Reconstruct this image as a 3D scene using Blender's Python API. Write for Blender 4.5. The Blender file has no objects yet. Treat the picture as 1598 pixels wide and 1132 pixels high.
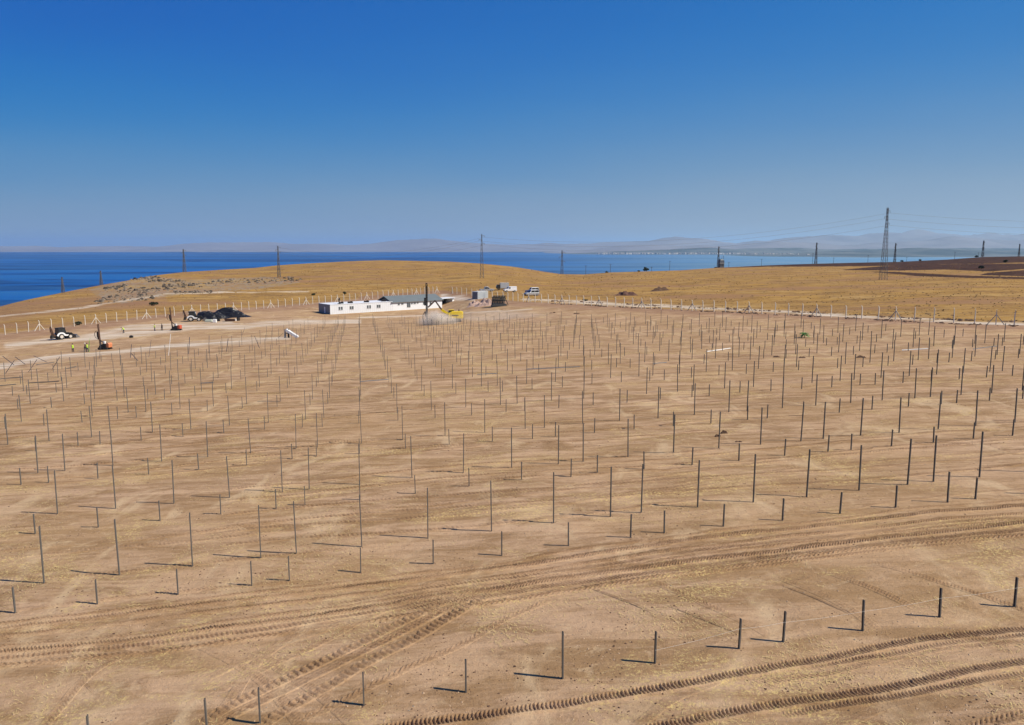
import bpy, bmesh, math, random
import numpy as np
from mathutils import Vector, Matrix
R = math.radians
random.seed(7)
rng = np.random.default_rng(11)
sc = bpy.context.scene
col = sc.collection

# ------------------------------------------------------------------ camera
W0, H0, F0, HY = 1598.0, 1132.0, 1250.0, 386.0
PITCH = math.atan((H0 / 2 - HY) / F0)
cam = bpy.data.cameras.new('camera')
cam.sensor_width = 36.0
cam.lens = 36.0 * F0 / W0
cam.clip_start = 0.5
cam.clip_end = 200000.0
camo = bpy.data.objects.new('camera', cam)
camo.location = (0, 0, 16)
camo.rotation_euler = (math.pi / 2 - PITCH, 0, 0)
col.objects.link(camo)
sc.camera = camo

# ------------------------------------------------------------------ sky, sun, exposure
SUN_EL, SUN_AZ = R(45.5), R(-15)          # azimuth counted from +X
world = bpy.data.worlds.new('World')
sc.world = world
world.use_nodes = True
nt = world.node_tree
nt.nodes.clear()
sky = nt.nodes.new('ShaderNodeTexSky')
sky.sky_type = 'NISHITA'
sky.sun_disc = False
sky.sun_elevation = SUN_EL
sky.sun_rotation = R(105)
sky.altitude = 1700
sky.air_density = 1.0
sky.dust_density = 0.7
sky.ozone_density = 4.0
# the deep clear-air blue above and the pale dusty belt low down: graded by height and by the side the sun is on
geo = nt.nodes.new('ShaderNodeTexCoord')
sep = nt.nodes.new('ShaderNodeSeparateXYZ')
nt.links.new(geo.outputs['Generated'], sep.inputs[0])

wisp = nt.nodes.new('ShaderNodeTexNoise')
wisp.inputs['Scale'].default_value = 3.2
wisp.inputs['Detail'].default_value = 5
wmap = nt.nodes.new('ShaderNodeMapping')
wmap.inputs['Scale'].default_value = (1, 1, 5)
nt.links.new(geo.outputs['Generated'], wmap.inputs['Vector'])
nt.links.new(wmap.outputs[0], wisp.inputs['Vector'])
zvar = nt.nodes.new('ShaderNodeMath')
zvar.operation = 'MULTIPLY_ADD'
nt.links.new(wisp.outputs['Fac'], zvar.inputs[0])
zvar.inputs[1].default_value = .030
zoff = nt.nodes.new('ShaderNodeMath')
zoff.operation = 'SUBTRACT'
nt.links.new(sep.outputs['Z'], zoff.inputs[0])
zoff.inputs[1].default_value = .015
nt.links.new(zoff.outputs[0], zvar.inputs[2])


def sky_ramp(stops):
    r = nt.nodes.new('ShaderNodeValToRGB')
    r.color_ramp.interpolation = 'B_SPLINE'
    el = r.color_ramp.elements
    while len(el) < len(stops):
        el.new(.5)
    for e, (p, c) in zip(el, stops):
        e.position = p
        e.color = (*c, 1)
    nt.links.new(zvar.outputs[0], r.inputs[0])
    return r.outputs[0]


sky_far = sky_ramp([(0, (.215, .325, .445)), (.035, (.190, .305, .450)), (.075, (.090, .255, .470)), (.14, (.000, .185, .505)), (.21, (.000, .118, .485)), (.30, (.000, .085, .430)), (1, (.000, .045, .260))])
sky_sun = sky_ramp([(0, (.300, .370, .450)), (.045, (.275, .355, .455)), (.09, (.185, .315, .470)), (.16, (.060, .235, .510)), (.24, (.010, .185, .520)), (.36, (.000, .130, .460)), (1, (.010, .085, .330))])
azr = nt.nodes.new('ShaderNodeMapRange')
azr.interpolation_type = 'SMOOTHSTEP'
azr.inputs['From Min'].default_value = -.75
azr.inputs['From Max'].default_value = .85
nt.links.new(sep.outputs['X'], azr.inputs['Value'])
mxa = nt.nodes.new('ShaderNodeMix')
mxa.data_type = 'RGBA'
nt.links.new(azr.outputs['Result'], mxa.inputs['Factor'])
nt.links.new(sky_far, mxa.inputs['A'])
nt.links.new(sky_sun, mxa.inputs['B'])
scl = nt.nodes.new('ShaderNodeVectorMath')
scl.operation = 'SCALE'
scl.inputs['Scale'].default_value = 1.0 / 0.080 / 1.28
nt.links.new(mxa.outputs['Result'], scl.inputs[0])
hs = nt.nodes.new('ShaderNodeMix')
hs.data_type = 'RGBA'
hs.inputs['Factor'].default_value = .95
nt.links.new(sky.outputs[0], hs.inputs['A'])
nt.links.new(scl.outputs[0], hs.inputs['B'])
bg = nt.nodes.new('ShaderNodeBackground')
bg.inputs['Strength'].default_value = 0.080
wo = nt.nodes.new('ShaderNodeOutputWorld')
nt.links.new(hs.outputs['Result'], bg.inputs['Color'])
nt.links.new(bg.outputs[0], wo.inputs['Surface'])
sl = bpy.data.lights.new('sun', 'SUN')
sl.energy = 4.7
sl.angle = R(0.5)
sl.color = (1.0, 0.91, 0.77)
so = bpy.data.objects.new('sun', sl)
sd = Vector((math.cos(SUN_EL) * math.cos(SUN_AZ), math.cos(SUN_EL) * math.sin(SUN_AZ), math.sin(SUN_EL)))
so.rotation_euler = sd.to_track_quat('Z', 'Y').to_euler()
so.location = (60, -20, 80)
col.objects.link(so)
sc.view_settings.view_transform = 'Standard'
sc.view_settings.look = 'None'
sc.view_settings.exposure = 0.38
sc.view_settings.gamma = 1.0
sc.render.engine = 'CYCLES'
sc.cycles.use_denoising = True
sc.cycles.denoising_prefilter = 'ACCURATE'
sc.cycles.max_bounces = 5
sc.cycles.diffuse_bounces = 2
sc.cycles.volume_bounces = 2
sc.cycles.transparent_max_bounces = 12

# ------------------------------------------------------------------ terrain
QA = (0.0509, 0.00804, -0.08366e-3, -0.12395e-3, -0.09622e-3)
LAT = dict(th=-0.20556, ph=-0.18841, ox=-10.82081, oy=31.97547, s=4.46203, L=24.54681, P=15.55946, q=4.60449)
FN = np.array([(-900, 535, 205), (5, 522, 212), (99, 511, 225), (200, 498, 243), (300, 486.5, 262), (446, 477, 280), (530, 470, 298), (620, 462.5, 318),
               (690, 457, 335), (735, 463, 290), (807, 471, 255), (867, 473.7, 240), (948, 478, 225), (1050, 483.5, 208), (1150, 487.5, 193),
               (1240, 491.5, 183), (1298, 494.5, 176), (1345, 497, 168), (1397, 500, 160), (1484, 504.5, 152), (1590, 507.5, 147), (2500, 515, 140)], float)
FZ = 16 - (FN[:, 1] - HY) / F0 * FN[:, 2]
CN = np.array([(-900, 520, 300), (0, 479, 330), (44, 468, 360), (88, 459, 390), (138, 449, 430), (200, 438, 480), (245, 429.5, 540), (290, 424.5, 600),
               (330, 422, 640), (400, 418, 700), (435, 414, 740), (500, 410, 790), (563, 407, 830), (600, 406, 850), (700, 408, 820), (750, 411, 790),
               (800, 416, 740), (850, 424, 680), (875, 427.5, 660), (912, 428, 660), (950, 425, 680), (1000, 423.5, 700), (1062, 421.5, 740),
               (1112, 418, 770), (1200, 413.7, 820), (1250, 412, 850), (1325, 410, 880), (1400, 408.5, 920), (1473, 405, 960), (1529, 401, 1000),
               (1598, 400, 1020), (2500, 400, 1020)], float)
CZ = 16 - (CN[:, 1] - HY) / F0 * CN[:, 2]
LAKE = -100.0


def sst(x):
    x = np.clip(x, 0, 1)
    return x * x * (3 - 2 * x)


def vnoise(x, y, seed=0):
    xi, yi = np.floor(x), np.floor(y)
    fx, fy = x - xi, y - yi
    fx, fy = fx * fx * (3 - 2 * fx), fy * fy * (3 - 2 * fy)

    def h(a, b):
        v = np.sin(a * 127.1 + b * 311.7 + seed * 74.7) * 43758.5453
        return v - np.floor(v)
    return ((h(xi, yi) * (1 - fx) + h(xi + 1, yi) * fx) * (1 - fy) + (h(xi, yi + 1) * (1 - fx) + h(xi + 1, yi + 1) * fx) * fy) * 2 - 1


def fbm(x, y, o=4, seed=0):
    s, a = 0, 1.0
    for k in range(o):
        s = s + a * vnoise(x, y, seed + k)
        x, y, a = x * 2.03 + 5.1, y * 2.03 - 3.7, a * 0.5
    return s


def terr(X, Y, detail=True):
    X = np.asarray(X, float)
    Y = np.asarray(Y, float)
    Yc = np.maximum(Y, 4)
    px = 799 + F0 * X / Yc
    x8, y8 = np.clip(X, -260, 260) / .8, np.clip(Y, -30, 360) / .8
    zq = .8 * (QA[0] * x8 + QA[1] * y8 + QA[2] * x8 * x8 + QA[3] * x8 * y8 + QA[4] * y8 * y8)
    Yf, zf = np.interp(px, FN[:, 0], FN[:, 2]), np.interp(px, FN[:, 0], FZ)
    Cy, zc = np.interp(px, CN[:, 0], CN[:, 2]), np.interp(px, CN[:, 0], CZ)
    w = sst((Y / Yf - .6) / .4)
    z = zq * (1 - w) + zf * w
    t = np.clip((Y - Yf) / (Cy - Yf), 0, 1)
    z = np.where(Y > Yf, zf + (zc - zf) * t, z)
    d = np.maximum(Y - Cy, 0)
    drop = np.where(d < 84, d * d / 280.0, 25.2 + (d - 84) * .6 * .5)
    z = z - drop
    z = np.maximum(z, LAKE - 4)
    if detail:
        near = np.exp(-np.maximum(Y - 60, 0) / 120.0)
        z = z + (0.022 * fbm(X * .55, Y * .55, 2, 3) + .05 * fbm(X / 6, Y / 6, 2, 31)) * near
        out = sst((Y - Yf * 1.03) / 60) * (d < 1)
        z = z + out * (0.22 * fbm(X / 9, Y / 9, 3, 9) + 0.35 * fbm(X / 40, Y / 40, 2, 5)) * sst((Cy - Y) / 60)
    return z


def zt(x, y):
    return float(terr(x, y))


_t = np.concatenate([np.arange(14, 120, .02), np.arange(120, 420, .1), np.arange(420, 1300, .5)])


def at(px, py):
    """ground point seen at a pixel of the photograph"""
    dx, up = (px - W0 / 2) / F0, (H0 / 2 - py) / F0
    cy, cz = math.cos(PITCH) + up * math.sin(PITCH), -math.sin(PITCH) + up * math.cos(PITCH)
    X, Y, Z = dx * _t, cy * _t, 16 + cz * _t
    g = Z - terr(X, Y, False)
    i = int(np.argmax(g < 0)) if (g < 0).any() else len(_t) - 1
    return Vector((X[i], Y[i], zt(X[i], Y[i])))


def proj(X, Y, Z):
    d = Y * math.cos(PITCH) - (Z - 16) * math.sin(PITCH)
    u = (Z - 16) * math.cos(PITCH) + Y * math.sin(PITCH)
    d = np.maximum(d, .1)
    return W0 / 2 + F0 * X / d, H0 / 2 - F0 * u / d


def inpoly(px, py, poly):
    ins = np.zeros(np.shape(px), bool)
    n = len(poly)
    for i in range(n):
        x1, y1 = poly[i]
        x2, y2 = poly[(i + 1) % n]
        c = ((y1 > py) != (y2 > py)) & (px < (x2 - x1) * (py - y1) / (y2 - y1 + 1e-9) + x1)
        ins ^= c
    return ins


# ------------------------------------------------------------------ materials
def newmat(name):
    m = bpy.data.materials.new(name)
    m.use_nodes = True
    n = m.node_tree
    b = n.nodes['Principled BSDF']
    return m, n, b


def mat(name, c, rough=.6, metal=0., var=.12, scale=3., bump=0., spec=.4):
    m, n, b = newmat(name)
    b.inputs['Roughness'].default_value = rough
    b.inputs['Metallic'].default_value = metal
    b.inputs['Specular IOR Level'].default_value = spec
    tc = n.nodes.new('ShaderNodeTexCoord')
    no = n.nodes.new('ShaderNodeTexNoise')
    no.inputs['Scale'].default_value = scale
    no.inputs['Detail'].default_value = 6
    n.links.new(tc.outputs['Object'], no.inputs['Vector'])
    mx = n.nodes.new('ShaderNodeMix')
    mx.data_type = 'RGBA'
    n.links.new(no.outputs['Fac'], mx.inputs['Factor'])
    mx.inputs['A'].default_value = (*[v * (1 - var * 1.6) for v in c], 1)
    mx.inputs['B'].default_value = (*[min(1, v * (1 + var * 1.2)) for v in c], 1)
    n.links.new(mx.outputs['Result'], b.inputs['Base Color'])
    if bump:
        bp = n.nodes.new('ShaderNodeBump')
        bp.inputs['Strength'].default_value = bump
        n.links.new(no.outputs['Fac'], bp.inputs['Height'])
        n.links.new(bp.outputs[0], b.inputs['Normal'])
    return m


class NT:
    """small helper to write node graphs"""
    def __init__(s, n):
        s.n = n
        s.g = n.nodes.new('ShaderNodeNewGeometry')

    def noise(s, scale, detail=4, rough=.55, rot=0., sc_=(1, 1, 1), dist=0.):
        mp = s.n.nodes.new('ShaderNodeMapping')
        mp.inputs['Rotation'].default_value = (0, 0, rot)
        mp.inputs['Scale'].default_value = sc_
        s.n.links.new(s.g.outputs['Position'], mp.inputs['Vector'])
        t = s.n.nodes.new('ShaderNodeTexNoise')
        t.inputs['Scale'].default_value = scale
        t.inputs['Detail'].default_value = detail
        t.inputs['Roughness'].default_value = rough
        t.inputs['Distortion'].default_value = dist
        s.n.links.new(mp.outputs[0], t.inputs['Vector'])
        return t.outputs['Fac']

    def ramp(s, v, a, b, lo=0., hi=1.):
        t = s.n.nodes.new('ShaderNodeMapRange')
        t.interpolation_type = 'SMOOTHSTEP'
        s.n.links.new(v, t.inputs['Value'])
        t.inputs['From Min'].default_value = a
        t.inputs['From Max'].default_value = b
        t.inputs['To Min'].default_value = lo
        t.inputs['To Max'].default_value = hi
        return t.outputs['Result']

    def math(s, op, a, b):
        t = s.n.nodes.new('ShaderNodeMath')
        t.operation = op
        for i, v in enumerate((a, b)):
            if isinstance(v, (int, float)):
                t.inputs[i].default_value = v
            else:
                s.n.links.new(v, t.inputs[i])
        return t.outputs[0]

    def mix(s, f, a, b, mode='MIX'):
        t = s.n.nodes.new('ShaderNodeMix')
        t.data_type = 'RGBA'
        t.blend_type = mode
        for k, v in (('Factor', f), ('A', a), ('B', b)):
            if isinstance(v, (int, float)):
                t.inputs[k].default_value = v
            elif isinstance(v, tuple):
                t.inputs[k].default_value = (*v, 1)
            else:
                s.n.links.new(v, t.inputs[k])
        return t.outputs['Result']

    def attr(s, name):
        t = s.n.nodes.new('ShaderNodeAttribute')
        t.attribute_name = name
        return t.outputs['Fac']


ROWROT = -0.2056   # direction of the post rows


def ground_material(track=False):
    m, n, b = newmat('tracked_soil' if track else 'dry_soil')
    b.inputs['Roughness'].default_value = .95
    b.inputs['Specular IOR Level'].default_value = .15
    k = NT(n)
    big = k.noise(.035, 4, .6, ROWROT, (1, 2.2, 1))
    mid = k.noise(.30, 6, .7, ROWROT, (.5, 1.5, 1), .6)
    churn = k.noise(1.1, 7, .78, ROWROT, (.7, 1.25, 1), .4)
    fine = k.noise(3.2, 7, .75)
    vfine = k.noise(15, 5, .75)
    streak = k.noise(.55, 6, .7, ROWROT + .06, (.12, 2.4, 1), .3)
    sand = (.495, .330, .200)
    brown = (.262, .158, .074)
    mudb = (.150, .080, .036)
    light = (.585, .430, .255)
    straw = (.60, .45, .185)
    spl = n.nodes.new('ShaderNodeSeparateXYZ')
    n.links.new(k.g.outputs['Position'], spl.inputs[0])
    worked = k.ramp(spl.outputs['Y'], 34, 75, .3, 1)
    c = k.mix(k.ramp(mid, .40, .62, 0, .92), sand, brown)
    c = k.mix(k.ramp(big, .38, .62, 0, .5), c, (.41, .262, .125))
    c = k.mix(k.math('MULTIPLY', worked, k.ramp(streak, .50, .62, 0, .85)), c, brown)
    c = k.mix(k.math('MULTIPLY', worked, k.ramp(k.noise(1.6, 5, .75, ROWROT - .03, (.16, 1.7, 1), .2), .52, .66, 0, .6)), c, mudb)
    c = k.mix(k.math('MULTIPLY', k.ramp(k.noise(.3, 5, .6, .5, (1, .5, 1), .8), .54, .7), .6), c, light)
    # churned crust: darker damp crumbs and pale dry ones
    c = k.mix(k.ramp(churn, .54, .68, 0, .40), c, brown)
    c = k.mix(k.ramp(churn, .46, .34, 0, .45), c, light)
    c = k.mix(k.ramp(fine, .56, .70, 0, .55), c, mudb)
    # straw and stubble left lying in patches
    sp = k.math('MULTIPLY', k.ramp(k.noise(.13, 5, .7, 1.1, (1, 1.6, 1), .7), .51, .62), k.ramp(k.noise(6.5, 5, .8), .50, .60))
    c = k.mix(k.math('MULTIPLY', sp, .9), c, straw)
    c = k.mix(k.ramp(vfine, .58, .72, 0, .5), c, mudb)
    c = k.mix(k.ramp(k.noise(9.5, 4, .7), .62, .74, 0, .6), c, light)
    gn = k.noise(.06, 5, .65, ROWROT, (1, 1.6, 1), .5)
    if not track:
        gf = k.noise(1.4, 5, .75)
        ochre = k.mix(k.ramp(gn, .38, .62), (.335, .188, .040), (.195, .102, .026))
        ochre = k.mix(k.ramp(gf, .42, .62, 0, .65), ochre, (.42, .262, .085))
        ochre = k.mix(k.ramp(k.noise(.28, 6, .8, ROWROT, (.6, 1.5, 1)), .53, .63, 0, .8), ochre, (.13, .070, .03))
        ochre = k.mix(k.math('MULTIPLY', k.ramp(k.noise(.02, 4, .6), .45, .6), k.ramp(k.noise(.9, 6, .85, ROWROT, (.5, 1.6, 1)), .50, .60, 0, .8)), ochre, (.12, .068, .034))
        ochre = k.mix(k.ramp(k.noise(.055, 5, .7, -.1, (.5, 2.4, 1), .8), .50, .62, 0, .6), ochre, (.44, .285, .105))
        ochre = k.mix(k.ramp(k.noise(.013, 4, .6, .3, (1, 2.4, 1), .4), .5, .64, 0, .85), ochre, (.27, .150, .070))
        c = k.mix(k.attr('grass'), c, ochre)
        c = k.mix(k.math('MULTIPLY', k.attr('brown'), k.ramp(mid, .3, .6, .45, .95)), c, (.25, .14, .085))
        c = k.mix(k.math('MULTIPLY', k.attr('pale'), k.ramp(k.noise(.30, 5, .7, ROWROT - .1, (.16, 2.6, 1)), .40, .56, .05, 1.)), c, (.62, .54, .43))
        c = k.mix(k.attr('plough'), c, k.mix(k.ramp(gn, .4, .6), (.036, .014, .006), (.070, .030, .014)))
        c = k.mix(k.math('MULTIPLY', k.attr('rocky'), k.ramp(k.noise(.45, 6, .8), .45, .6, 0, .9)), c, (.27, .24, .19))
    else:
        c = k.mix(k.math('MULTIPLY', k.attr('press'), .68), c, (.180, .098, .054))
    n.links.new(c, b.inputs['Base Color'])
    bp = n.nodes.new('ShaderNodeBump')
    bp.inputs['Strength'].default_value = .9
    bp.inputs['Distance'].default_value = .13
    hgt = k.math('ADD', k.math('MULTIPLY', fine, .65), k.math('MULTIPLY', vfine, .2))
    hgt = k.math('ADD', hgt, k.math('MULTIPLY', churn, .75))
    hgt = k.math('ADD', hgt, k.math('MULTIPLY', streak, .5))
    n.links.new(hgt, bp.inputs['Height'])
    n.links.new(bp.outputs[0], b.inputs['Normal'])
    return m


M_GROUND = ground_material()
M_TRACK = ground_material(True)


# ------------------------------------------------------------------ mesh helpers
class MB:
    def __init__(s):
        s.v, s.f = [], []

    def add(s, v, f):
        o = len(s.v)
        s.v += [tuple(p) for p in v]
        s.f += [tuple(i + o for i in q) for q in f]
        return s

    def box(s, c, d, rot=0., tilt=0., M=None, taper=1., off=(0, 0)):
        """box centred at c with size d; taper scales the top face, off shifts it"""
        x, y, z = d[0] / 2, d[1] / 2, d[2] / 2
        v = []
        for sz in (-1, 1):
            k = taper if sz > 0 else 1
            ox, oy = off if sz > 0 else (0, 0)
            for sx, sy in ((-1, -1), (1, -1), (1, 1), (-1, 1)):
                v.append(Vector((sx * x * k + ox, sy * y * k + oy, sz * z)))
        m = Matrix.Rotation(rot, 4, 'Z') @ Matrix.Rotation(tilt, 4, 'Y')
        v = [m @ p + Vector(c) for p in v]
        if M:
            v = [M @ p for p in v]
        return s.add(v, [(0, 3, 2, 1), (4, 5, 6, 7), (0, 1, 5, 4), (1, 2, 6, 5), (2, 3, 7, 6), (3, 0, 4, 7)])

    def tube(s, a, b, r0, r1=None, n=8):
        a, b = Vector(a), Vector(b)
        r1 = r0 if r1 is None else r1
        q = (b - a).to_track_quat('Z', 'Y')
        v = []
        for p, r in ((a, r0), (b, r1)):
            for i in range(n):
                t = 2 * math.pi * i / n
                v.append(p + q @ Vector((r * math.cos(t), r * math.sin(t), 0)))
        f = [(i, (i + 1) % n, (i + 1) % n + n, i + n) for i in range(n)]
        return s.add(v, f + [tuple(range(n))[::-1], tuple(range(n, 2 * n))])

    def bar(s, a, b, w, h=None):
        """square bar from a to b"""
        a, b = Vector(a), Vector(b)
        h = w if h is None else h
        q = (b - a).to_track_quat('Z', 'Y')
        v = [p + q @ Vector((x * w / 2, y * h / 2, 0)) for p in (a, b) for x, y in ((-1, -1), (1, -1), (1, 1), (-1, 1))]
        return s.add(v, [(0, 3, 2, 1), (4, 5, 6, 7), (0, 1, 5, 4), (1, 2, 6, 5), (2, 3, 7, 6), (3, 0, 4, 7)])

    def prism(s, prof, y0, y1):
        """profile in x-z extruded along y"""
        n = len(prof)
        v = [(x, y, z) for y in (y0, y1) for x, z in prof]
        f = [(i, (i + 1) % n, (i + 1) % n + n, i + n) for i in range(n)]
        return s.add(v, f + [tuple(range(n))[::-1], tuple(range(n, 2 * n))])

    def wheel(s, c, r, w, n=18):
        """tyre-like ring with axis y"""
        x, y, z = c
        prof = [(r * .62, -w / 2), (r * .93, -w / 2), (r, -w * .32), (r, w * .32), (r * .93, w / 2), (r * .62, w / 2)]
        v, f = [], []
        for i in range(n):
            t = 2 * math.pi * i / n
            for q, (rr, yy) in enumerate(prof):
                v.append((x + rr * math.cos(t), y + yy, z + rr * math.sin(t)))
        k = len(prof)
        for i in range(n):
            for q in range(k):
                a, b_ = i * k + q, i * k + (q + 1) % k
                c_, d_ = ((i + 1) % n) * k + (q + 1) % k, ((i + 1) % n) * k + q
                f.append((a, b_, c_, d_))
        return s.add(v, f)

    def build(s, name, m, parent=None, loc=None, smooth=False, bevel=0.):
        me = bpy.data.meshes.new(name)
        me.from_pydata(s.v, [], s.f)
        me.validate()
        bm = bmesh.new()
        bm.from_mesh(me)
        bmesh.ops.recalc_face_normals(bm, faces=bm.faces)
        bm.to_mesh(me)
        bm.free()
        if smooth:
            me.polygons.foreach_set('use_smooth', [True] * len(me.polygons))
        me.materials.append(m)
        o = bpy.data.objects.new(name, me)
        col.objects.link(o)
        if parent:
            o.parent = parent
        if loc is not None:
            o.location = loc
        if bevel:
            md = o.modifiers.new('bevel', 'BEVEL')
            md.width = bevel
            md.segments = 2
        return o


def tag(o, label=None, cat=None, group=None, kind=None):
    if label:
        o['label'] = label
    if cat:
        o['category'] = cat
    if group:
        o['group'] = group
    if kind:
        o['kind'] = kind
    return o


def empty(name, loc, rz=0., label=None, cat=None, group=None, rot=None):
    o = bpy.data.objects.new(name, None)
    o.empty_display_size = .3
    o.location = loc
    o.rotation_euler = rot if rot else (0, 0, rz)
    col.objects.link(o)
    return tag(o, label, cat, group)


def copy_tree(o, parent=None):
    c = o.copy()
    col.objects.link(c)
    if parent:
        c.parent = parent
    for ch in list(o.children):
        copy_tree(ch, c)
    return c


def grid_mesh(name, V, nr, nc, m, smooth=True):
    me = bpy.data.meshes.new(name)
    idx = np.arange(nr * nc).reshape(nr, nc)
    q = np.stack([idx[:-1, :-1], idx[:-1, 1:], idx[1:, 1:], idx[1:, :-1]], -1).reshape(-1, 4)
    me.vertices.add(len(V))
    me.vertices.foreach_set('co', V.astype(np.float32).ravel())
    me.loops.add(q.size)
    me.loops.foreach_set('vertex_index', q.astype(np.int32).ravel())
    me.polygons.add(len(q))
    me.polygons.foreach_set('loop_start', np.arange(0, q.size, 4, dtype=np.int32))
    me.polygons.foreach_set('loop_total', np.full(len(q), 4, np.int32))
    me.polygons.foreach_set('use_smooth', np.full(len(q), smooth))
    me.update(calc_edges=True)
    me.materials.append(m)
    o = bpy.data.objects.new(name, me)
    col.objects.link(o)
    return o


# ------------------------------------------------------------------ ground sheet
def polydist(px, py, pts):
    """distance in photo pixels (vertical stretched) to a polyline"""
    best = np.full(px.shape, 1e9)
    for (x1, y1), (x2, y2) in zip(pts[:-1], pts[1:]):
        dx, dy = x2 - x1, y2 - y1
        t = np.clip(((px - x1) * dx + (py - y1) * dy) / (dx * dx + dy * dy), 0, 1)
        best = np.minimum(best, np.hypot(px - x1 - t * dx, py - y1 - t * dy))
    return best


def ground():
    ys = [-50.0]
    while ys[-1] < 12:
        ys.append(ys[-1] + 2.0)
    while ys[-1] < 1500:
        ys.append(ys[-1] + max(.22, ys[-1] * .0052))
    while ys[-1] < 2400:
        ys.append(ys[-1] + 30)
    ys = np.array(ys)
    rs = np.concatenate([np.linspace(-2.2, -.75, 50)[:-1], np.linspace(-.75, .75, 620), np.linspace(.75, 2.2, 50)[1:]])
    Y, Rr = np.meshgrid(ys, rs, indexing='ij')
    X = Rr * (Y + 12 + 60 * np.exp(-np.maximum(Y, 0) / 12))
    Z = terr(X, Y)
    V = np.stack([X, Y, Z], -1).reshape(-1, 3)
    o = grid_mesh('ground', V, len(ys), len(rs), M_GROUND)
    tag(o, kind='structure')
    x, y, z = V.T
    px, py = proj(x, y, z)
    jit = fbm(x / 6, y / 6, 3, 21)
    Yf = np.interp(799 + F0 * x / np.maximum(y, 4), FN[:, 0], FN[:, 2])
    far = y > 60
    grass = sst((y - Yf * (1.0 + .01 * jit) - 1.5) / 6) * far
    brown = far * sst((y - Yf * .93 + 3 * jit) / 8) * (1 - sst((y - Yf * 1.004) / 4)) * .75
    brown = np.maximum(brown, far * (px > 560) * (px < 745) * sst((y - Yf + 2) / 5) * (1 - sst((y - Yf - 14) / 12)) * .9)
    brown = np.maximum(brown, far * (px < 260) * sst((y - Yf * 1.16) / 20) * (1 - sst((y - Yf * 1.5) / 30)) * .55)
    pale = np.zeros_like(px)
    for pts, wd, a in (([(10, 541), (100, 530), (200, 523), (280, 516), (400, 507.5), (480, 503), (560, 503)], 5.0, .95),
                       ([(120, 528), (200, 513), (280, 510), (360, 506)], 5.5, .8),
                       ([(-20, 577), (60, 562), (120, 554), (200, 547.5), (300, 539), (400, 530), (450, 528)], 5.0, .95),
                       ([(-20, 496), (60, 488), (130, 480), (200, 468), (260, 459), (330, 457), (480, 455)], 1.8, .8),
                       ([(690, 463), (740, 467)], 4.0, .9), ([(560, 497), (700, 490), (830, 483)], 1.5, .8),
                       ([(815, 468), (950, 474.5), (1100, 480.5), (1250, 488), (1400, 497), (1500, 502), (1640, 507)], 3.0, .95)):
        jy = wd * .55 * fbm(x / 9, y / 9, 3, 40)
        pale = np.maximum(pale, a * (1 - sst((polydist(px, py + jy, pts) - wd * .15) / (wd * .95))))
    pale *= far
    plough = np.zeros_like(px)
    for poly in ([(1120, 418.6), (1250, 411.4), (1325, 409), (1400, 406), (1640, 396), (1640, 409), (1480, 412.6), (1400, 415), (1300, 416.2), (1200, 416.4)],
                 [(1312, 421.5), (1360, 417), (1400, 414.6), (1540, 411.4), (1640, 412), (1640, 417), (1545, 424), (1480, 421), (1400, 422.4), (1340, 422)],
                 [(1355, 424), (1400, 424.6), (1500, 430), (1640, 434), (1640, 437), (1510, 434), (1430, 431)],
                 [(1541, 426), (1640, 419), (1640, 432.5), (1528, 429.6)]):
        plough = np.maximum(plough, inpoly(px, py, poly) * 1.)
    plough *= far
    rocky = far * inpoly(px, py, [(140, 452), (180, 441), (235, 432), (300, 437), (420, 432), (470, 441), (400, 452), (300, 458), (240, 466), (190, 474), (150, 462)]) * 1.
    for nm, a in (('grass', grass), ('brown', brown), ('pale', pale), ('plough', plough), ('rocky', rocky)):
        at_ = o.data.attributes.new(nm, 'FLOAT', 'POINT')
        at_.data.foreach_set('value', a.astype(np.float32))
    return o


ground()


# ------------------------------------------------------------------ wheel and crawler tracks pressed into the soil
def smooth_line(pts, step):
    P = np.array(pts, float)
    for _ in range(3):
        Q = [P[0]]
        for a, b in zip(P[:-1], P[1:]):
            Q += [a * .75 + b * .25, a * .25 + b * .75]
        Q.append(P[-1])
        P = np.array(Q)
    d = np.r_[0, np.cumsum(np.hypot(*np.diff(P, axis=0).T))]
    s = np.arange(0, d[-1], step)
    return np.c_[np.interp(s, d, P[:, 0]), np.interp(s, d, P[:, 1])], s


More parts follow.
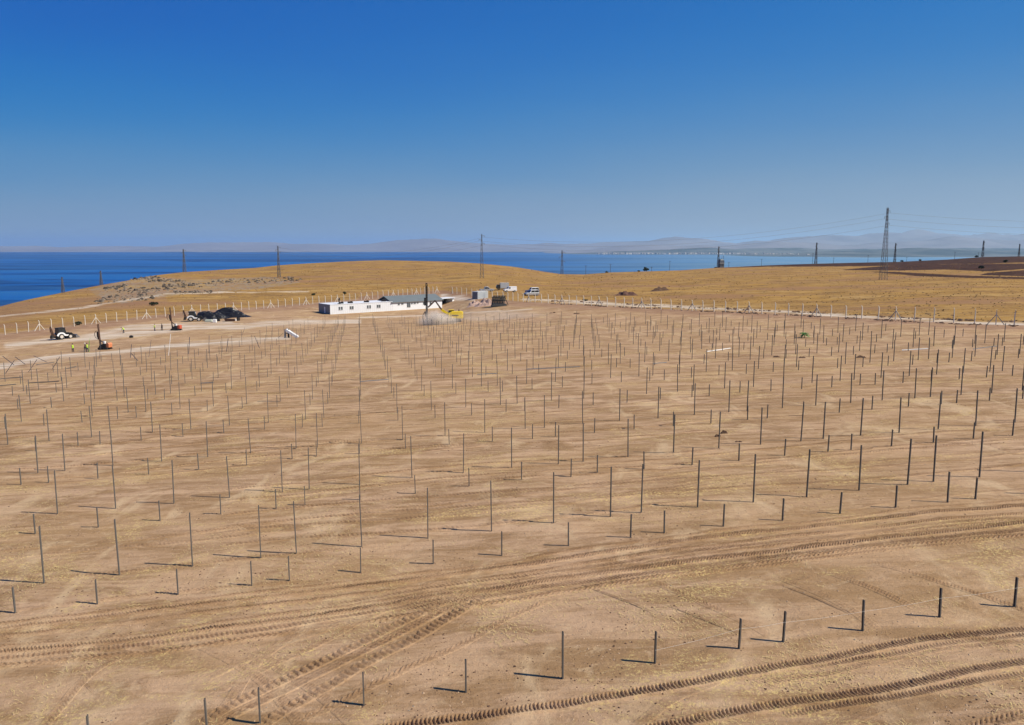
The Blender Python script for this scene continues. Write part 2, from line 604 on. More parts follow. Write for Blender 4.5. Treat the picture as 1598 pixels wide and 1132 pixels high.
def track(pix, width=.46, pitch=.19, amp=.04, kind='bar', side=0., step=None, seed=0, berm=.03, low=.25, dark=1.):
    pix = list(pix)
    for e in (0, -1):
        a_, b_ = pix[e], pix[1 if e == 0 else -2]
        if a_[0] > 1620 or a_[0] < -20 or a_[1] > 1133:
            q_ = (a_[0] + (a_[0] - b_[0]) * 1.6, min(1500, a_[1] + (a_[1] - b_[1]) * 1.6))
            pix = [q_] + pix if e == 0 else pix + [q_]
    g = [at(*p) for p in pix]
    step = step or pitch / 4.6
    P, s = smooth_line([(p.x, p.y) for p in g], step)
    T = np.gradient(P, axis=0)
    T /= np.hypot(T[:, 0], T[:, 1])[:, None] + 1e-9
    N = np.c_[-T[:, 1], T[:, 0]]
    wob = .10 * vnoise(s / 4.1, s * 0, seed) + .03 * vnoise(s / .9, s * 0, seed + 1)
    u = np.array([-1.5, -1.22, -1.05, -.92, -.75, -.55, -.35, -.15, .0, .15, .35, .55, .75, .92, 1.05, 1.22, 1.5])
    X = P[:, None, 0] + N[:, None, 0] * (u[None] * width / 2 + side + wob[:, None])
    Y = P[:, None, 1] + N[:, None, 1] * (u[None] * width / 2 + side + wob[:, None])
    S, U = np.meshgrid(s, u, indexing='ij')
    strength = np.clip(.80 + .6 * fbm(X / 2.6, Y / 2.6, 3, seed + 4), low, 1.25)
    ins = (np.abs(U) < 1)
    if kind == 'bar':
        ph = S + .05 * np.abs(U)
        tr = np.where(((ph / pitch) % 1) < .5, 1., -1.)
    elif kind == 'chevron':
        ph = S + .20 * np.abs(U) + np.where(U > 0, pitch / 2, 0)
        tr = np.where(((ph / pitch) % 1) < .5, 1., -1.) * (np.abs(U) > .1)
    elif kind == 'blocks':
        tr = np.where((((S + .1 * U) / pitch) % 1) < .55, 1., -1.) * np.where(((U * 1.6 + S / pitch) % 1) < .5, 1., .2)
    else:
        tr = np.full_like(S, -.9)
    tr = tr + .55 * fbm(X * 3.3, Y * 3.3, 3, seed + 8)
    h = ins * (tr * amp * .5) * strength
    h = h + berm * np.exp(-((np.abs(U) - 1.15) / .14) ** 2) * (.4 + strength) * (.8 + .5 * fbm(X * 2.5, Y * 2.5, 2, seed))
    edge = np.abs(U) > 1.4
    ends = np.minimum(sst(S / 3), sst((s[-1] - S) / 3))
    base = terr(X, Y)
    Z = base + np.where(edge, -.05, (( .030 if amp > .045 else .016) + h) * ends - .04 * (1 - ends))
    V = np.stack([X, Y, Z], -1).reshape(-1, 3)
    o = grid_mesh('wheel_track', V, len(s), len(u), M_TRACK, smooth=True)
    press = np.clip(1.25 - np.abs(U), 0, 1) * np.clip(strength, 0, 1) * np.minimum(sst(S / 4), sst((s[-1] - S) / 4)) * (1 if amp > .04 else .6) * dark * np.where(tr > 0, .55, 1.25)
    at_ = o.data.attributes.new('press', 'FLOAT', 'POINT')
    at_.data.foreach_set('value', press.ravel().astype(np.float32))
    return tag(o, kind='structure')


T1 = [(1640, 981), (1598, 985), (1500, 994), (1400, 1008), (1300, 1026), (1200, 1043), (1100, 1063), (1000, 1082), (900, 1098), (800, 1109), (700, 1123), (600, 1139)]
track(T1, .44, .145, .075, 'bar', seed=1, low=.8, dark=1.35, berm=.05)
track([(1640, 990), (1598, 995), (1480, 1006), (1380, 1024), (1300, 1038), (1200, 1056)], .30, .14, .05, 'bar', seed=2, berm=.02, low=.5, dark=1.1)
track([(1640, 1031), (1598, 1037), (1500, 1052), (1400, 1072), (1300, 1090), (1200, 1104), (1100, 1121), (1000, 1140)], .44, .145, .075, 'bar', seed=3, low=.8, dark=1.35, berm=.05)
track([(1640, 1047), (1598, 1054), (1480, 1072), (1370, 1092), (1260, 1108), (1150, 1122)], .34, .14, .055, 'bar', seed=4, berm=.02, low=.6, dark=1.2)
track([(1640, 1108), (1598, 1120), (1540, 1134), (1500, 1145)], .42, .2, .08, 'chevron', seed=5, low=.7)
UA = [(-40, 990), (0, 984), (150, 965), (300, 945), (450, 929), (560, 915), (700, 896), (800, 886), (860, 874), (950, 861), (1050, 846), (1150, 834), (1280, 822), (1380, 810), (1460, 800), (1540, 794), (1640, 786)]
track(UA, .50, .155, .07, 'chevron', seed=6, low=.6, dark=1.1)
track([(p[0] + 10, p[1] + 11) for p in UA], .40, .155, .055, 'chevron', seed=7, berm=.01, low=.5)
UB = [(-40, 1026), (0, 1020), (170, 1003), (350, 982), (450, 968), (560, 950), (700, 930), (800, 915), (860, 904), (920, 898), (1000, 889), (1100, 873), (1200, 862), (1300, 850), (1400, 838), (1500, 826), (1640, 812)]
track(UB, .52, .155, .075, 'chevron', seed=8, low=.7, dark=1.25)
track([(p[0] + 4, p[1] + 10) for p in UB[5:]], .44, .155, .065, 'blocks', seed=9, berm=.01, low=.6, dark=1.1)
track([(-40, 1047), (100, 1030), (300, 1012), (450, 990), (620, 965), (800, 937), (900, 920), (1000, 905), (1100, 890), (1200, 878), (1300, 862), (1450, 846), (1640, 832)], .38, .26, .07, 'chevron', seed=10, berm=.012, low=.4)
D1 = [(790, 893), (740, 915), (680, 945), (620, 976), (550, 1014), (490, 1041), (420, 1075), (360, 1103), (310, 1136)]
track(D1, .46, .29, .10, 'bar', seed=11, low=.5, berm=.015)
track([(800, 905), (760, 930), (700, 965), (640, 1000), (560, 1040), (500, 1080), (440, 1110), (400, 1140)], .50, .29, .10, 'bar', seed=12, low=.5, berm=.015)
track([(620, 938), (560, 965), (500, 985), (430, 1010), (340, 1050), (250, 1100)], .40, .27, .025, 'blocks', seed=13, berm=.0, low=.3)
for q, (pts, k_, w_) in enumerate((
        ([(-30, 864), (110, 850), (260, 838), (400, 822), (500, 802), (640, 790), (800, 776), (960, 750)], 'chevron', .5),
        ([(-30, 876), (150, 858), (300, 846), (450, 826), (560, 806), (700, 797), (850, 782)], 'blocks', .45),
        ([(960, 752), (1060, 738), (1200, 722), (1330, 708), (1480, 695), (1640, 682)], 'chevron', .5),
        ([(1000, 762), (1150, 742), (1300, 724), (1450, 712), (1640, 700)], 'blocks', .45),
        ([(780, 668), (900, 655), (1050, 634), (1200, 617), (1400, 604), (1640, 588)], 'rut', .7),
        ([(760, 655), (900, 640), (1050, 622), (1250, 604), (1500, 588)], 'rut', .5),
        ([(150, 690), (300, 672), (420, 660), (560, 648), (700, 632), (850, 615)], 'rut', .5),
        ([(0, 760), (200, 745), (420, 722), (600, 712), (800, 690)], 'rut', .4),
        ([(300, 612), (480, 596), (640, 588), (820, 578), (1000, 566), (1200, 552)], 'rut', .8),
        ([(520, 540), (700, 532), (900, 528), (1100, 522)], 'rut', 1.0),
        ([(900, 540), (1100, 536), (1300, 534), (1500, 540)], 'rut', .9),
        ([(985, 925), (1060, 952), (1140, 985), (1230, 1020)], 'rut', .10),
        ([(1165, 892), (1240, 921), (1330, 962), (1400, 990)], 'rut', .10),
        ([(1520, 838), (1598, 858), (1650, 868)], 'rut', .10),
        ([(100, 1040), (150, 1080), (185, 1112)], 'rut', .10),
        ([(840, 885), (960, 930), (1080, 985)], 'rut', .14))):
    track(pts, w_, .24, .035 if k_ != 'rut' else .009, k_, seed=20 + q, step=.05 if k_ != 'rut' else .2, berm=.015 if w_ > .3 else .008)
# more passes of the same machines beside and across the main band
def shifted(pts, dx, dy, wob=3, seed=0):
    r = random.Random(seed)
    return [(x + dx, y + dy + r.uniform(-wob, wob)) for x, y in pts]


track(shifted(UA, 0, -9, 2, 1), .34, .2, .045, 'chevron', seed=60, berm=.01, low=.5)
track(shifted(UA[4:], 0, 19, 3, 2), .36, .2, .05, 'blocks', seed=61, berm=.01, low=.5)
track(shifted(UB[:10], 0, 9, 2, 3), .42, .2, .05, 'blocks', seed=62, berm=.01, low=.5)
track(shifted(UB, 0, -8, 2, 4), .36, .2, .045, 'chevron', seed=63, berm=.01, low=.5)
track(shifted(UB[7:], 0, 19, 2, 5), .34, .22, .045, 'chevron', seed=64, berm=.01, low=.5)
track(shifted(D1, 16, 6, 3, 6), .40, .27, .06, 'blocks', seed=65, berm=.01, low=.5)
track(shifted(D1, -46, -10, 4, 7), .36, .27, .035, 'blocks', seed=66, berm=.0, low=.3)
track(shifted(D1, 112, 22, 4, 8), .36, .27, .035, 'chevron', seed=67, berm=.0, low=.3)
track([(-40, 905), (120, 900), (300, 880), (480, 862), (600, 850)], .4, .22, .03, 'blocks', seed=68, berm=.0, low=.3)
track([(-40, 960), (100, 945), (240, 925), (360, 915), (520, 905)], .4, .22, .035, 'chevron', seed=69, berm=.01, low=.5)
track([(330, 1145), (370, 1080), (400, 1030), (470, 985), (590, 945)], .42, .16, .03, 'blocks', seed=70, berm=.0, low=.3)
track([(480, 1140), (440, 1090), (380, 1040), (300, 1000), (240, 985)], .42, .16, .03, 'blocks', seed=71, berm=.0, low=.3)
track([(560, 1140), (500, 1080), (420, 1030), (350, 1000)], .42, .16, .03, 'blocks', seed=72, berm=.0, low=.3)
track([(1160, 880), (1230, 905), (1310, 940), (1370, 985), (1400, 1020)], .40, .16, .028, 'blocks', seed=73, berm=.0, low=.3)
track([(1225, 872), (1300, 895), (1400, 935), (1490, 985)], .40, .16, .028, 'blocks', seed=74, berm=.0, low=.3)
track([(1290, 862), (1390, 885), (1500, 920), (1640, 965)], .40, .16, .028, 'blocks', seed=75, berm=.0, low=.3)
track([(930, 885), (1010, 905), (1100, 945), (1190, 985), (1260, 1030)], .36, .2, .025, 'chevron', seed=76, berm=.0, low=.3)
track([(1640, 1000), (1480, 1012), (1350, 1040), (1240, 1058), (1100, 1078)], .32, .18, .04, 'blocks', seed=77, berm=.01)
track([(980, 1140), (1040, 1090), (1130, 1060), (1180, 1020)], .36, .16, .022, 'blocks', seed=78, berm=.0, low=.3)
track([(1300, 1140), (1380, 1095), (1460, 1085), (1560, 1110)], .36, .16, .022, 'blocks', seed=79, berm=.0, low=.3)
track([(60, 1140), (120, 1070), (170, 1030), (260, 1000), (380, 985)], .36, .2, .025, 'chevron', seed=80, berm=.0, low=.3)
_q = random.Random(91)
for _i, (y0, y1) in enumerate(((735, 700), (765, 742), (712, 668), (690, 640), (672, 625), (655, 612), (640, 598), (628, 590), (790, 770), (810, 800), (840, 815), (745, 690), (705, 650))):
    x0, x1 = _q.choice(((-40, 760), (300, 1150), (620, 1640), (-40, 500)))
    sl_ = -.085
    y1 = y0 + sl_ * (x1 - x0) * (y0 - 380) / 400
    n_ = 7
    for off_ in (0, (y0 - 386) * .045):
        track([(x0 + (x1 - x0) * i / n_, y0 + off_ + (y1 - y0) * i / n_ + 5 * math.sin(i * 1.1 + _i)) for i in range(n_ + 1)], .42, .26, .05, 'blocks', seed=100 + _i, step=.06, berm=.006, low=.1, dark=.8)
track([(1640, 760), (1520, 768), (1400, 782), (1290, 800), (1180, 812)], .4, .22, .035, 'blocks', seed=81, berm=.01)


# ------------------------------------------------------------------ lake
def lake():
    m, n, b = newmat('lake_water')
    k = NT(n)
    b.inputs['Roughness'].default_value = .5
    b.inputs['Specular IOR Level'].default_value = .16
    w = k.noise(.0009, 5, .65, .12, (.30, 1.1, 1), .9)
    w2 = k.noise(.0035, 5, .65, -.10, (.22, 1.3, 1), .6)
    c = k.mix(k.ramp(w, .46, .56), (.000, .024, .115), (.003, .090, .310))
    c = k.mix(k.ramp(w2, .45, .65, 0, .75), c, (.022, .130, .310))
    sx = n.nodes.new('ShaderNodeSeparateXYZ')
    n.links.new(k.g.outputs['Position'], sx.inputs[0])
    c = k.mix(k.ramp(k.math('DIVIDE', sx.outputs['X'], sx.outputs['Y']), -.12, .42, 0, .85), c, k.mix(k.ramp(w2, .42, .6), (.11, .245, .345), (.20, .32, .38)))  # paler to the right: shallows, plus haze and sky glare painted into the colour
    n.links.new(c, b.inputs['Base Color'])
    bp = n.nodes.new('ShaderNodeBump')
    bp.inputs['Strength'].default_value = .5
    bp.inputs['Distance'].default_value = .6
    n.links.new(k.noise(.16, 4, .6, 0, (1, 1, 1)), bp.inputs['Height'])
    n.links.new(bp.outputs[0], b.inputs['Normal'])
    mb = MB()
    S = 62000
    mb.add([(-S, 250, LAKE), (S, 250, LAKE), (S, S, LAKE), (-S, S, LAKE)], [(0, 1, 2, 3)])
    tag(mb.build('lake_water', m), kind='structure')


lake()


# ------------------------------------------------------------------ far shore and mountains
def ridge(name, dist, prof, depth, m, rough=.12, seed=0, base=LAKE - 3, step=6):
    """a range whose crest stands at dist and whose foot lies depth nearer"""
    pxs = np.arange(prof[0][0], prof[-1][0] + step, step)
    py = np.interp(pxs, [p[0] for p in prof], [p[1] for p in prof])
    nr = 26
    t = np.linspace(0, 1, nr)
    r = (pxs - 799) / F0
    crest = 16 + (HY - py) / F0 * dist
    T, C = np.meshgrid(t, np.arange(len(pxs)), indexing='ij')
    Y = dist - depth + T * depth * 1.35
    X = r[C] * dist * (1 + (T - .74) * .02)
    shape = np.where(T < .74, sst(T / .74) ** 1.25, 1 - .6 * sst((T - .74) / .26))
    hgt = np.maximum(crest[C] - base, 0)
    nz = fbm(X / (depth * .22), Y / (depth * .22), 5, seed)
    Z = base + hgt * shape * (1 + rough * 1.3 * nz * (1 - np.abs(T - .74) * .6)) + hgt * .06 * nz
    V = np.stack([X, Y, Z], -1).reshape(-1, 3)
    o = grid_mesh(name, V, nr, len(pxs), m)
    return tag(o, kind='structure')


def mountain_mat(name, a, b_, sc_):
    m, n, b = newmat(name)
    k = NT(n)
    b.inputs['Roughness'].default_value = 1
    b.inputs['Specular IOR Level'].default_value = 0
    c = k.mix(k.ramp(k.noise(sc_, 6, .65), .4, .62), a, b_)
    n.links.new(c, b.inputs['Base Color'])
    return m


M_MT = mountain_mat('mountain_rock', (.215, .215, .230), (.180, .180, .195), .0006)
M_PL = mountain_mat('shore_plain', (.13, .14, .13), (.05, .065, .065), .0012)
ridge('distant_mountains', 24000, [(-700, 385), (0, 385.5), (270, 385), (300, 381), (430, 380.5), (540, 383), (590, 379), (650, 374), (700, 376), (760, 380), (830, 382), (930, 381),
      (1000, 378), (1050, 373), (1095, 375), (1140, 379), (1200, 375), (1300, 370), (1400, 367), (1500, 366), (1600, 365), (2300, 368)], 5000, M_MT, seed=3)
ridge('distant_mountains', 17500, [(840, 394.6), (900, 392), (960, 386), (1010, 382), (1060, 384), (1130, 384), (1185, 378), (1230, 380), (1300, 383), (1380, 377), (1450, 374), (1520, 376), (1600, 374), (2300, 378)], 3600, M_MT, seed=9)
ridge('far_shore', 22500, [(-700, 387.4), (0, 387.8), (290, 387), (500, 386.6), (700, 386), (900, 386), (1300, 386), (2300, 386)], 3500, M_MT, seed=14)
ridge('far_shore', 14800, [(860, 396.4), (930, 394), (1010, 391.5), (1100, 388.5), (1200, 387.5), (1300, 388), (1400, 387.5), (1500, 388), (2300, 388)], 2600, M_PL, seed=17)
ridge('far_shore', 11500, [(1110, 399.2), (1220, 396.5), (1300, 393), (1380, 391), (1405, 388.5), (1440, 387), (1480, 389), (1520, 391), (1600, 390), (2300, 391)], 2600, M_PL, seed=21)


def town():
    mb = MB()
    for i in range(520):
        px = random.choice([random.uniform(930, 1010), random.uniform(1000, 1160), random.uniform(1150, 1560)])
        D = np.interp(px, [930, 1150, 1250, 1560], [12600, 12400, 10600, 10200]) + random.uniform(0, 900)
        x = (px - 799) / F0 * D
        s_ = random.uniform(9, 24)
        mb.box((x, D, LAKE + 12 + s_ * .3), (s_ * random.uniform(1, 3), s_, random.uniform(12, 26)), random.uniform(0, 1.5))
    tag(mb.build('distant_town', mat('pale_render', (.40, .37, .33), .9, scale=.01)), kind='stuff')


town()


def haze():
    m = bpy.data.materials.new('hazy_air')
    m.use_nodes = True
    n = m.node_tree
    n.nodes.clear()
    v = n.nodes.new('ShaderNodeVolumePrincipled')
    v.inputs['Color'].default_value = (.56, .80, 1.0, 1)
    v.inputs['Density'].default_value = 2.9e-5
    v.inputs['Anisotropy'].default_value = .3
    o_ = n.nodes.new('ShaderNodeOutputMaterial')
    n.links.new(v.outputs[0], o_.inputs['Volume'])
    S = 64000
    mb = MB()
    mb.add([(x, y, z) for z in (LAKE - 8, 620) for x, y in ((-S, -400), (S, -400), (S, S), (-S, S))],
           [(0, 3, 2, 1), (4, 5, 6, 7), (0, 1, 5, 4), (1, 2, 6, 5), (2, 3, 7, 6), (3, 0, 4, 7)])
    tag(mb.build('haze', m), kind='stuff')


haze()

# ------------------------------------------------------------------ materials of the things
M_STEEL = mat('galvanised_steel', (.150, .148, .136), .5, .25, .25, 2.2, .05)
M_STEELB = mat('bluish_steel', (.115, .12, .15), .5, .4, .2, 2.2, .05)
M_WHITE = mat('white_paint', (.80, .80, .78), .5, 0, .05, 1.2)
M_WPANEL = mat('white_wall_panel', (.70, .725, .75), .6, 0, .05, .6)
M_SHADEPANEL = mat('shaded_grey_panel', (.20, .20, .21), .6, 0, .05, .6)  # grey darkened further: the shade of the cabin end put into the colour
M_ROOF = mat('grey_sheet_roof', (.155, .18, .18), .55, .1, .12, .5)
M_DARK = mat('dark_opening', (.018, .02, .022), .35, 0, .1)
M_GLASS = mat('dark_glass', (.02, .027, .032), .12, 0, .1, spec=.6)
M_FRAME = mat('dull_frame_steel', (.11, .115, .11), .6, .2, .2, 2)
M_JOINT = mat('grey_joint', (.68, .68, .67), .7, 0, .2, 1)
M_WIN = mat('dusty_glass', (.10, .115, .125), .25, 0, .3, 2)
M_BLACK = mat('black_rubber', (.022, .022, .022), .85, 0, .2, 4)
M_DSTEEL = mat('dark_machine_steel', (.035, .033, .032), .6, .3, .3, 3)
M_BROWN = mat('rusty_steel', (.10, .055, .038), .75, .3, .3, 3)
M_YELLOW = mat('yellow_paint', (.80, .58, .01), .45, 0, .12, 1.5)
M_ORANGE = mat('orange_paint', (.60, .22, .10), .5, 0, .12, 1.5)
M_RED = mat('red_paint', (.48, .09, .04), .5, 0, .12, 1.5)
M_SILVER = mat('silver_car_paint', (.48, .50, .52), .28, .5, .05, 1)
M_CARW = mat('white_car_paint', (.80, .81, .82), .3, 0, .03, 1)
M_NAVY = mat('dark_blue_paint', (.03, .04, .12), .3, .2, .1, 1)
M_CONC = mat('pale_concrete', (.62, .57, .49), .9, 0, .12, 3)
M_CONCD = mat('weathered_concrete', (.36, .33, .29), .9, 0, .15, 3)
M_WIRE = mat('fence_wire', (.30, .29, .27), .6, .4, .1)
M_LATT = mat('pylon_steel', (.13, .13, .13), .6, .4, .15, .4)
M_SKIN = mat('skin', (.42, .25, .17), .6, 0, .05, 8)
M_VEST = mat('yellow_vest', (.50, .80, .06), .7, 0, .1, 8)
M_CLOTH = mat('dark_cloth', (.03, .033, .04), .85, 0, .2, 8)
M_JEAN = mat('navy_trousers', (.025, .03, .055), .85, 0, .2, 8)
M_HELM = mat('white_helmet', (.75, .75, .72), .4, 0, .03)
M_LEAF = mat('green_leaf', (.075, .20, .035), .6, 0, .4, 2)
M_DLEAF = mat('dark_leaf', (.022, .035, .014), .8, 0, .4, 1)
M_BARK = mat('bark', (.09, .06, .04), .9, 0, .3, 4)
M_STONE = mat('grey_stone', (.27, .23, .175), .95, 0, .3, .9, .3)
M_CLOD = mat('dark_clod', (.115, .066, .04), .95, 0, .35, 2, .3)
M_RUBBLE = mat('pinkish_rubble', (.44, .31, .25), .95, 0, .25, 1.2, .3)
M_MOUND = mat('reddish_earth', (.16, .085, .06), .95, 0, .3, .8, .4)
M_TARP = mat('black_sheeting', (.012, .012, .014), .38, 0, .3, 1.5, .4)
M_STRAWB = mat('straw', (.60, .46, .20), .9, 0, .25, 8)
M_STRING = mat('white_string', (.75, .72, .66), .9, 0, .02)

ORD = ['first', 'second', 'third', 'fourth', 'fifth', 'sixth', 'seventh', 'eighth', 'ninth', 'tenth', 'eleventh', 'twelfth', 'thirteenth',
       'fourteenth', 'fifteenth', 'sixteenth', 'seventeenth', 'eighteenth', 'nineteenth', 'twentieth']

# ------------------------------------------------------------------ the field of steel posts
SHORT_SEEN = {0: [(0,0,406,1130), (0,1,568,1103), (0,2,727,1080), (0,3,878,1058), (0,4,1022,1037), (0,5,1153,1015), (1,0,1222,1003), (1,1,1346,985), (1,2,1466,965), (1,3,1583,948)],
 1: [(-1,2,24,957.8), (-1,3,152,942.8), (-1,4,278,927), (-1,5,393,914), (0,0,451.6,906.5), (0,1,563,892.7), (0,2,676,879), (0,3,783,865.7), (0,4,887,852), (0,5,984,839), (1,0,1036.5,832), (1,1,1128.7,822.7), (1,2,1221,812.6), (1,3,1310.8,802), (1,4,1397.5,793.4), (1,5,1478.5,784.7), (2,0,1522,779.2)],
 2: [(-1,1,55,832.7), (-1,2,153.5,822.7), (-1,3,249.8,812.6), (-1,4,344.7,803.9), (-1,5,431,794.6), (0,0,476,788), (0,1,562,779), (0,2,648,770), (0,3,732,759), (0,4,813.8,750), (0,5,891,745.6), (1,0,932,740), (1,1,1005,732.8), (1,2,1080,726), (1,3,1153,719.5), (1,4,1224.4,712), (1,5,1292,705.7), (2,0,1328,702.5), (2,1,1391,697.5), (2,2,1456.5,692), (2,3,1518.8,685.8), (2,4,1580,681)],
 3: [(-2,5,33,757), (-1,0,76,753.5), (-1,1,153,747), (-1,2,232,740), (-1,3,310,733), (-1,4,385,726), (-1,5,456,716.5), (0,0,494,712), (0,1,561,708), (0,2,632.7,701), (0,3,701,695), (0,4,768.4,689.4), (0,5,831,684.7), (1,0,866.6,682), (1,1,927.7,676), (1,2,989.5,670)],
 4: [(-2,4,56,704), (-2,5,122,697), (-1,0,156.4,694.4), (-1,1,220.5,688), (-1,2,285.6,681.4), (-1,3,349.4,675.6), (-1,4,413,670), (-1,5,472,667), (0,0,503,666), (0,1,560,661), (0,2,621,656), (0,3,679,652.6), (0,4,736,648), (0,5,789.7,643.3), (1,0,818.8,641.3), (1,1,872,636.8), (1,2,925.6,632.6), (1,3,978.5,628), (1,4,1030.3,623.8), (1,5,1079.8,620), (2,0,1106.6,618.3), (2,1,1154.5,613.3), (2,2,1203,610.6), (2,3,1251,607.3), (2,4,1297.9,604.8), (2,5,1342,601), (3,0,1365.6,600.3), (3,1,1409,598), (3,1,1409,598), (3,2,1453,595), (3,3,1496.7,592.6), (3,4,1539.3,589.5), (3,5,1579.6,587.3)],
 5: [(-2,3,69,665), (-2,4,128.3,660), (-2,5,183.8,653.8), (-1,0,213,652.4), (-1,1,268.6,647.4), (-1,2,323.7,642.5), (-1,3,378.4,638.2), (-1,4,432.5,634.7), (-1,5,484,631.9), (0,0,511.7,629.8), (1,0,784.4,610.7), (1,1,830.4,607.8), (1,2,877.5,604.3), (1,3,923.7,599.6), (1,4,969.6,596.5), (1,5,1014,594.4), (2,0,1036.5,593.4), (2,1,1078.7,589.8), (2,2,1121.8,586.4), (2,3,1164.4,583.5), (2,4,1206.4,581), (2,5,1246,578), (3,0,1268.6,577), (3,1,1306.7,575), (3,2,1346.3,573), (3,3,1385.6,570.7), (3,4,1424,569), (3,5,1462,566), (4,0,1480.7,565.4), (4,1,1515.6,563.3), (4,2,1552.8,561)],
 6: [(-2,1,28.3,639.6), (-2,2,80.6,637), (-2,3,132,631), (-2,4,183,625.5), (-2,5,231,623.4), (-1,0,257,623), (-1,1,304.6,618.4), (-1,2,353,614), (-1,4,448.8,606.4), (-1,5,494,603.6), (0,0,518,602), (1,2,841,583), (1,3,882.4,580.3), (1,4,923.3,577.5), (2,0,983.3,574.6), (2,3,1098.5,567.3), (2,4,1136.4,563.3), (3,0,1191.5,560)]}
TALL_SEEN = {1: [(-1,2,69,912), (-1,3,186.5,897.7), (-1,4,300.6,884.5), (-1,5,407,871.5), (0,0,462.6,864.7), (0,1,564.7,852.7), (0,2,667.8,839), (0,3,767,829), (0,4,863.8,815.9), (0,5,952.7,805.6), (1,0,1000.7,800), (1,1,1088.6,791.6), (1,2,1175.5,783.4), (1,3,1258.8,774.2), (1,4,1340.5,765.3), (1,5,1416.2,756.8), (2,0,1456.5,751.8), (2,1,1528.3,745.6)],
 2: [(-1,1,90,803), (-1,2,180.7,793.9), (-1,3,271.6,786.4), (-1,4,358.4,777), (-1,5,440.6,767.6), (0,0,482.6,763), (0,1,561.5,755.6), (0,2,642.8,744.6), (0,3,723,737.5), (0,4,798.5,730.5), (0,5,871.3,724.5), (1,0,910,720), (1,1,980,713.8), (1,2,1051,707.5), (1,3,1121.6,700.7), (1,4,1186.7,694.7), (1,5,1249.8,688.8), (2,0,1284.7,684.5), (2,1,1343,680), (2,2,1403,675.8), (2,3,1464,670.8), (2,4,1522.5,665), (2,5,1583.6,659.6)]}


EX = Vector((math.cos(LAT['th']), -math.sin(LAT['th']), 0))
EY = Vector((math.sin(LAT['ph']), math.cos(LAT['ph']), 0))
POST_ROT = math.atan2(EY.y, EY.x)


def lattice(r, t, j, k):
    u, v = t * LAT['L'] + j * LAT['s'], r * LAT['P'] + k * LAT['q']
    return (.8 * (LAT['ox'] + u * EX.x + v * EY.x), .8 * (LAT['oy'] + u * EX.y + v * EY.y))


LIMX = [-60, 60, 150, 240, 330, 400, 440, 520, 600, 800, 900, 1000, 1100, 1200, 1350, 1450, 1598, 1700]
LIMY = [590, 583, 563, 557, 551, 532, 517, 506, 506, 504, 503, 503, 505, 508, 515, 520, 528, 530]


def post_mesh(name, h, lo=.25):
    """lipped C profile, web along local x"""
    t, w, f, l = .006, .112, .05, .016
    pr = [(-w / 2, 0), (w / 2, 0), (w / 2, f), (w / 2 - l, f), (w / 2 - l, f - t), (w / 2 - t, f - t), (w / 2 - t, t), (-w / 2 + t, t),
          (-w / 2 + t, f - t), (-w / 2 + l, f - t), (-w / 2 + l, f), (-w / 2, f)]
    mb = MB()
    n = len(pr)
    v = [(x, y - f / 2, z) for z in (-lo, h) for x, y in pr]
    f_ = [(i, (i + 1) % n, (i + 1) % n + n, i + n) for i in range(n)]
    mb.add(v, f_ + [tuple(range(n))[::-1], tuple(range(n, 2 * n))])
    return mb


posts = []          # kind, row, table, j, x, y, height
NROW = 18
for r in range(0, NROW):
    for k, seen, hh in ((0, SHORT_SEEN, 1.27), (1, TALL_SEEN, 2.95)):
        if r == 0 and k == 1:
            continue
        meas = {(q[0], q[1]): (q[2], q[3]) for q in seen.get(r, [])}
        for t in range(-9, 14):
            for j in range(6):
                if (t, j) in meas:
                    g = at(*meas[(t, j)])
                    x, y = g.x, g.y
                else:
                    x, y = lattice(r, t, j, k)
                    x += random.gauss(0, .05)
                    y += random.gauss(0, .08)
                if y < 20:
                    continue
                z = zt(x, y)
                px, py = proj(x, y, z)
                _, ptop = proj(x, y, z + hh)
                if px < -25 or px > W0 + 25 or ptop > H0 + 20:
                    continue
                if py < np.interp(px, LIMX, LIMY):
                    continue
                if (t, j) not in meas and random.random() < .02 and r > 3:
                    continue
                h = hh * (1 + random.gauss(0, .015))
                if r == 0 and (t, j) == (0, 3):
                    h = 1.83
                if r == 1 and (t, j, k) == (1, 5, 0):
                    h = 1.83
                posts.append([k, r, t, j, x, y, z, h, float(px), float(py)])

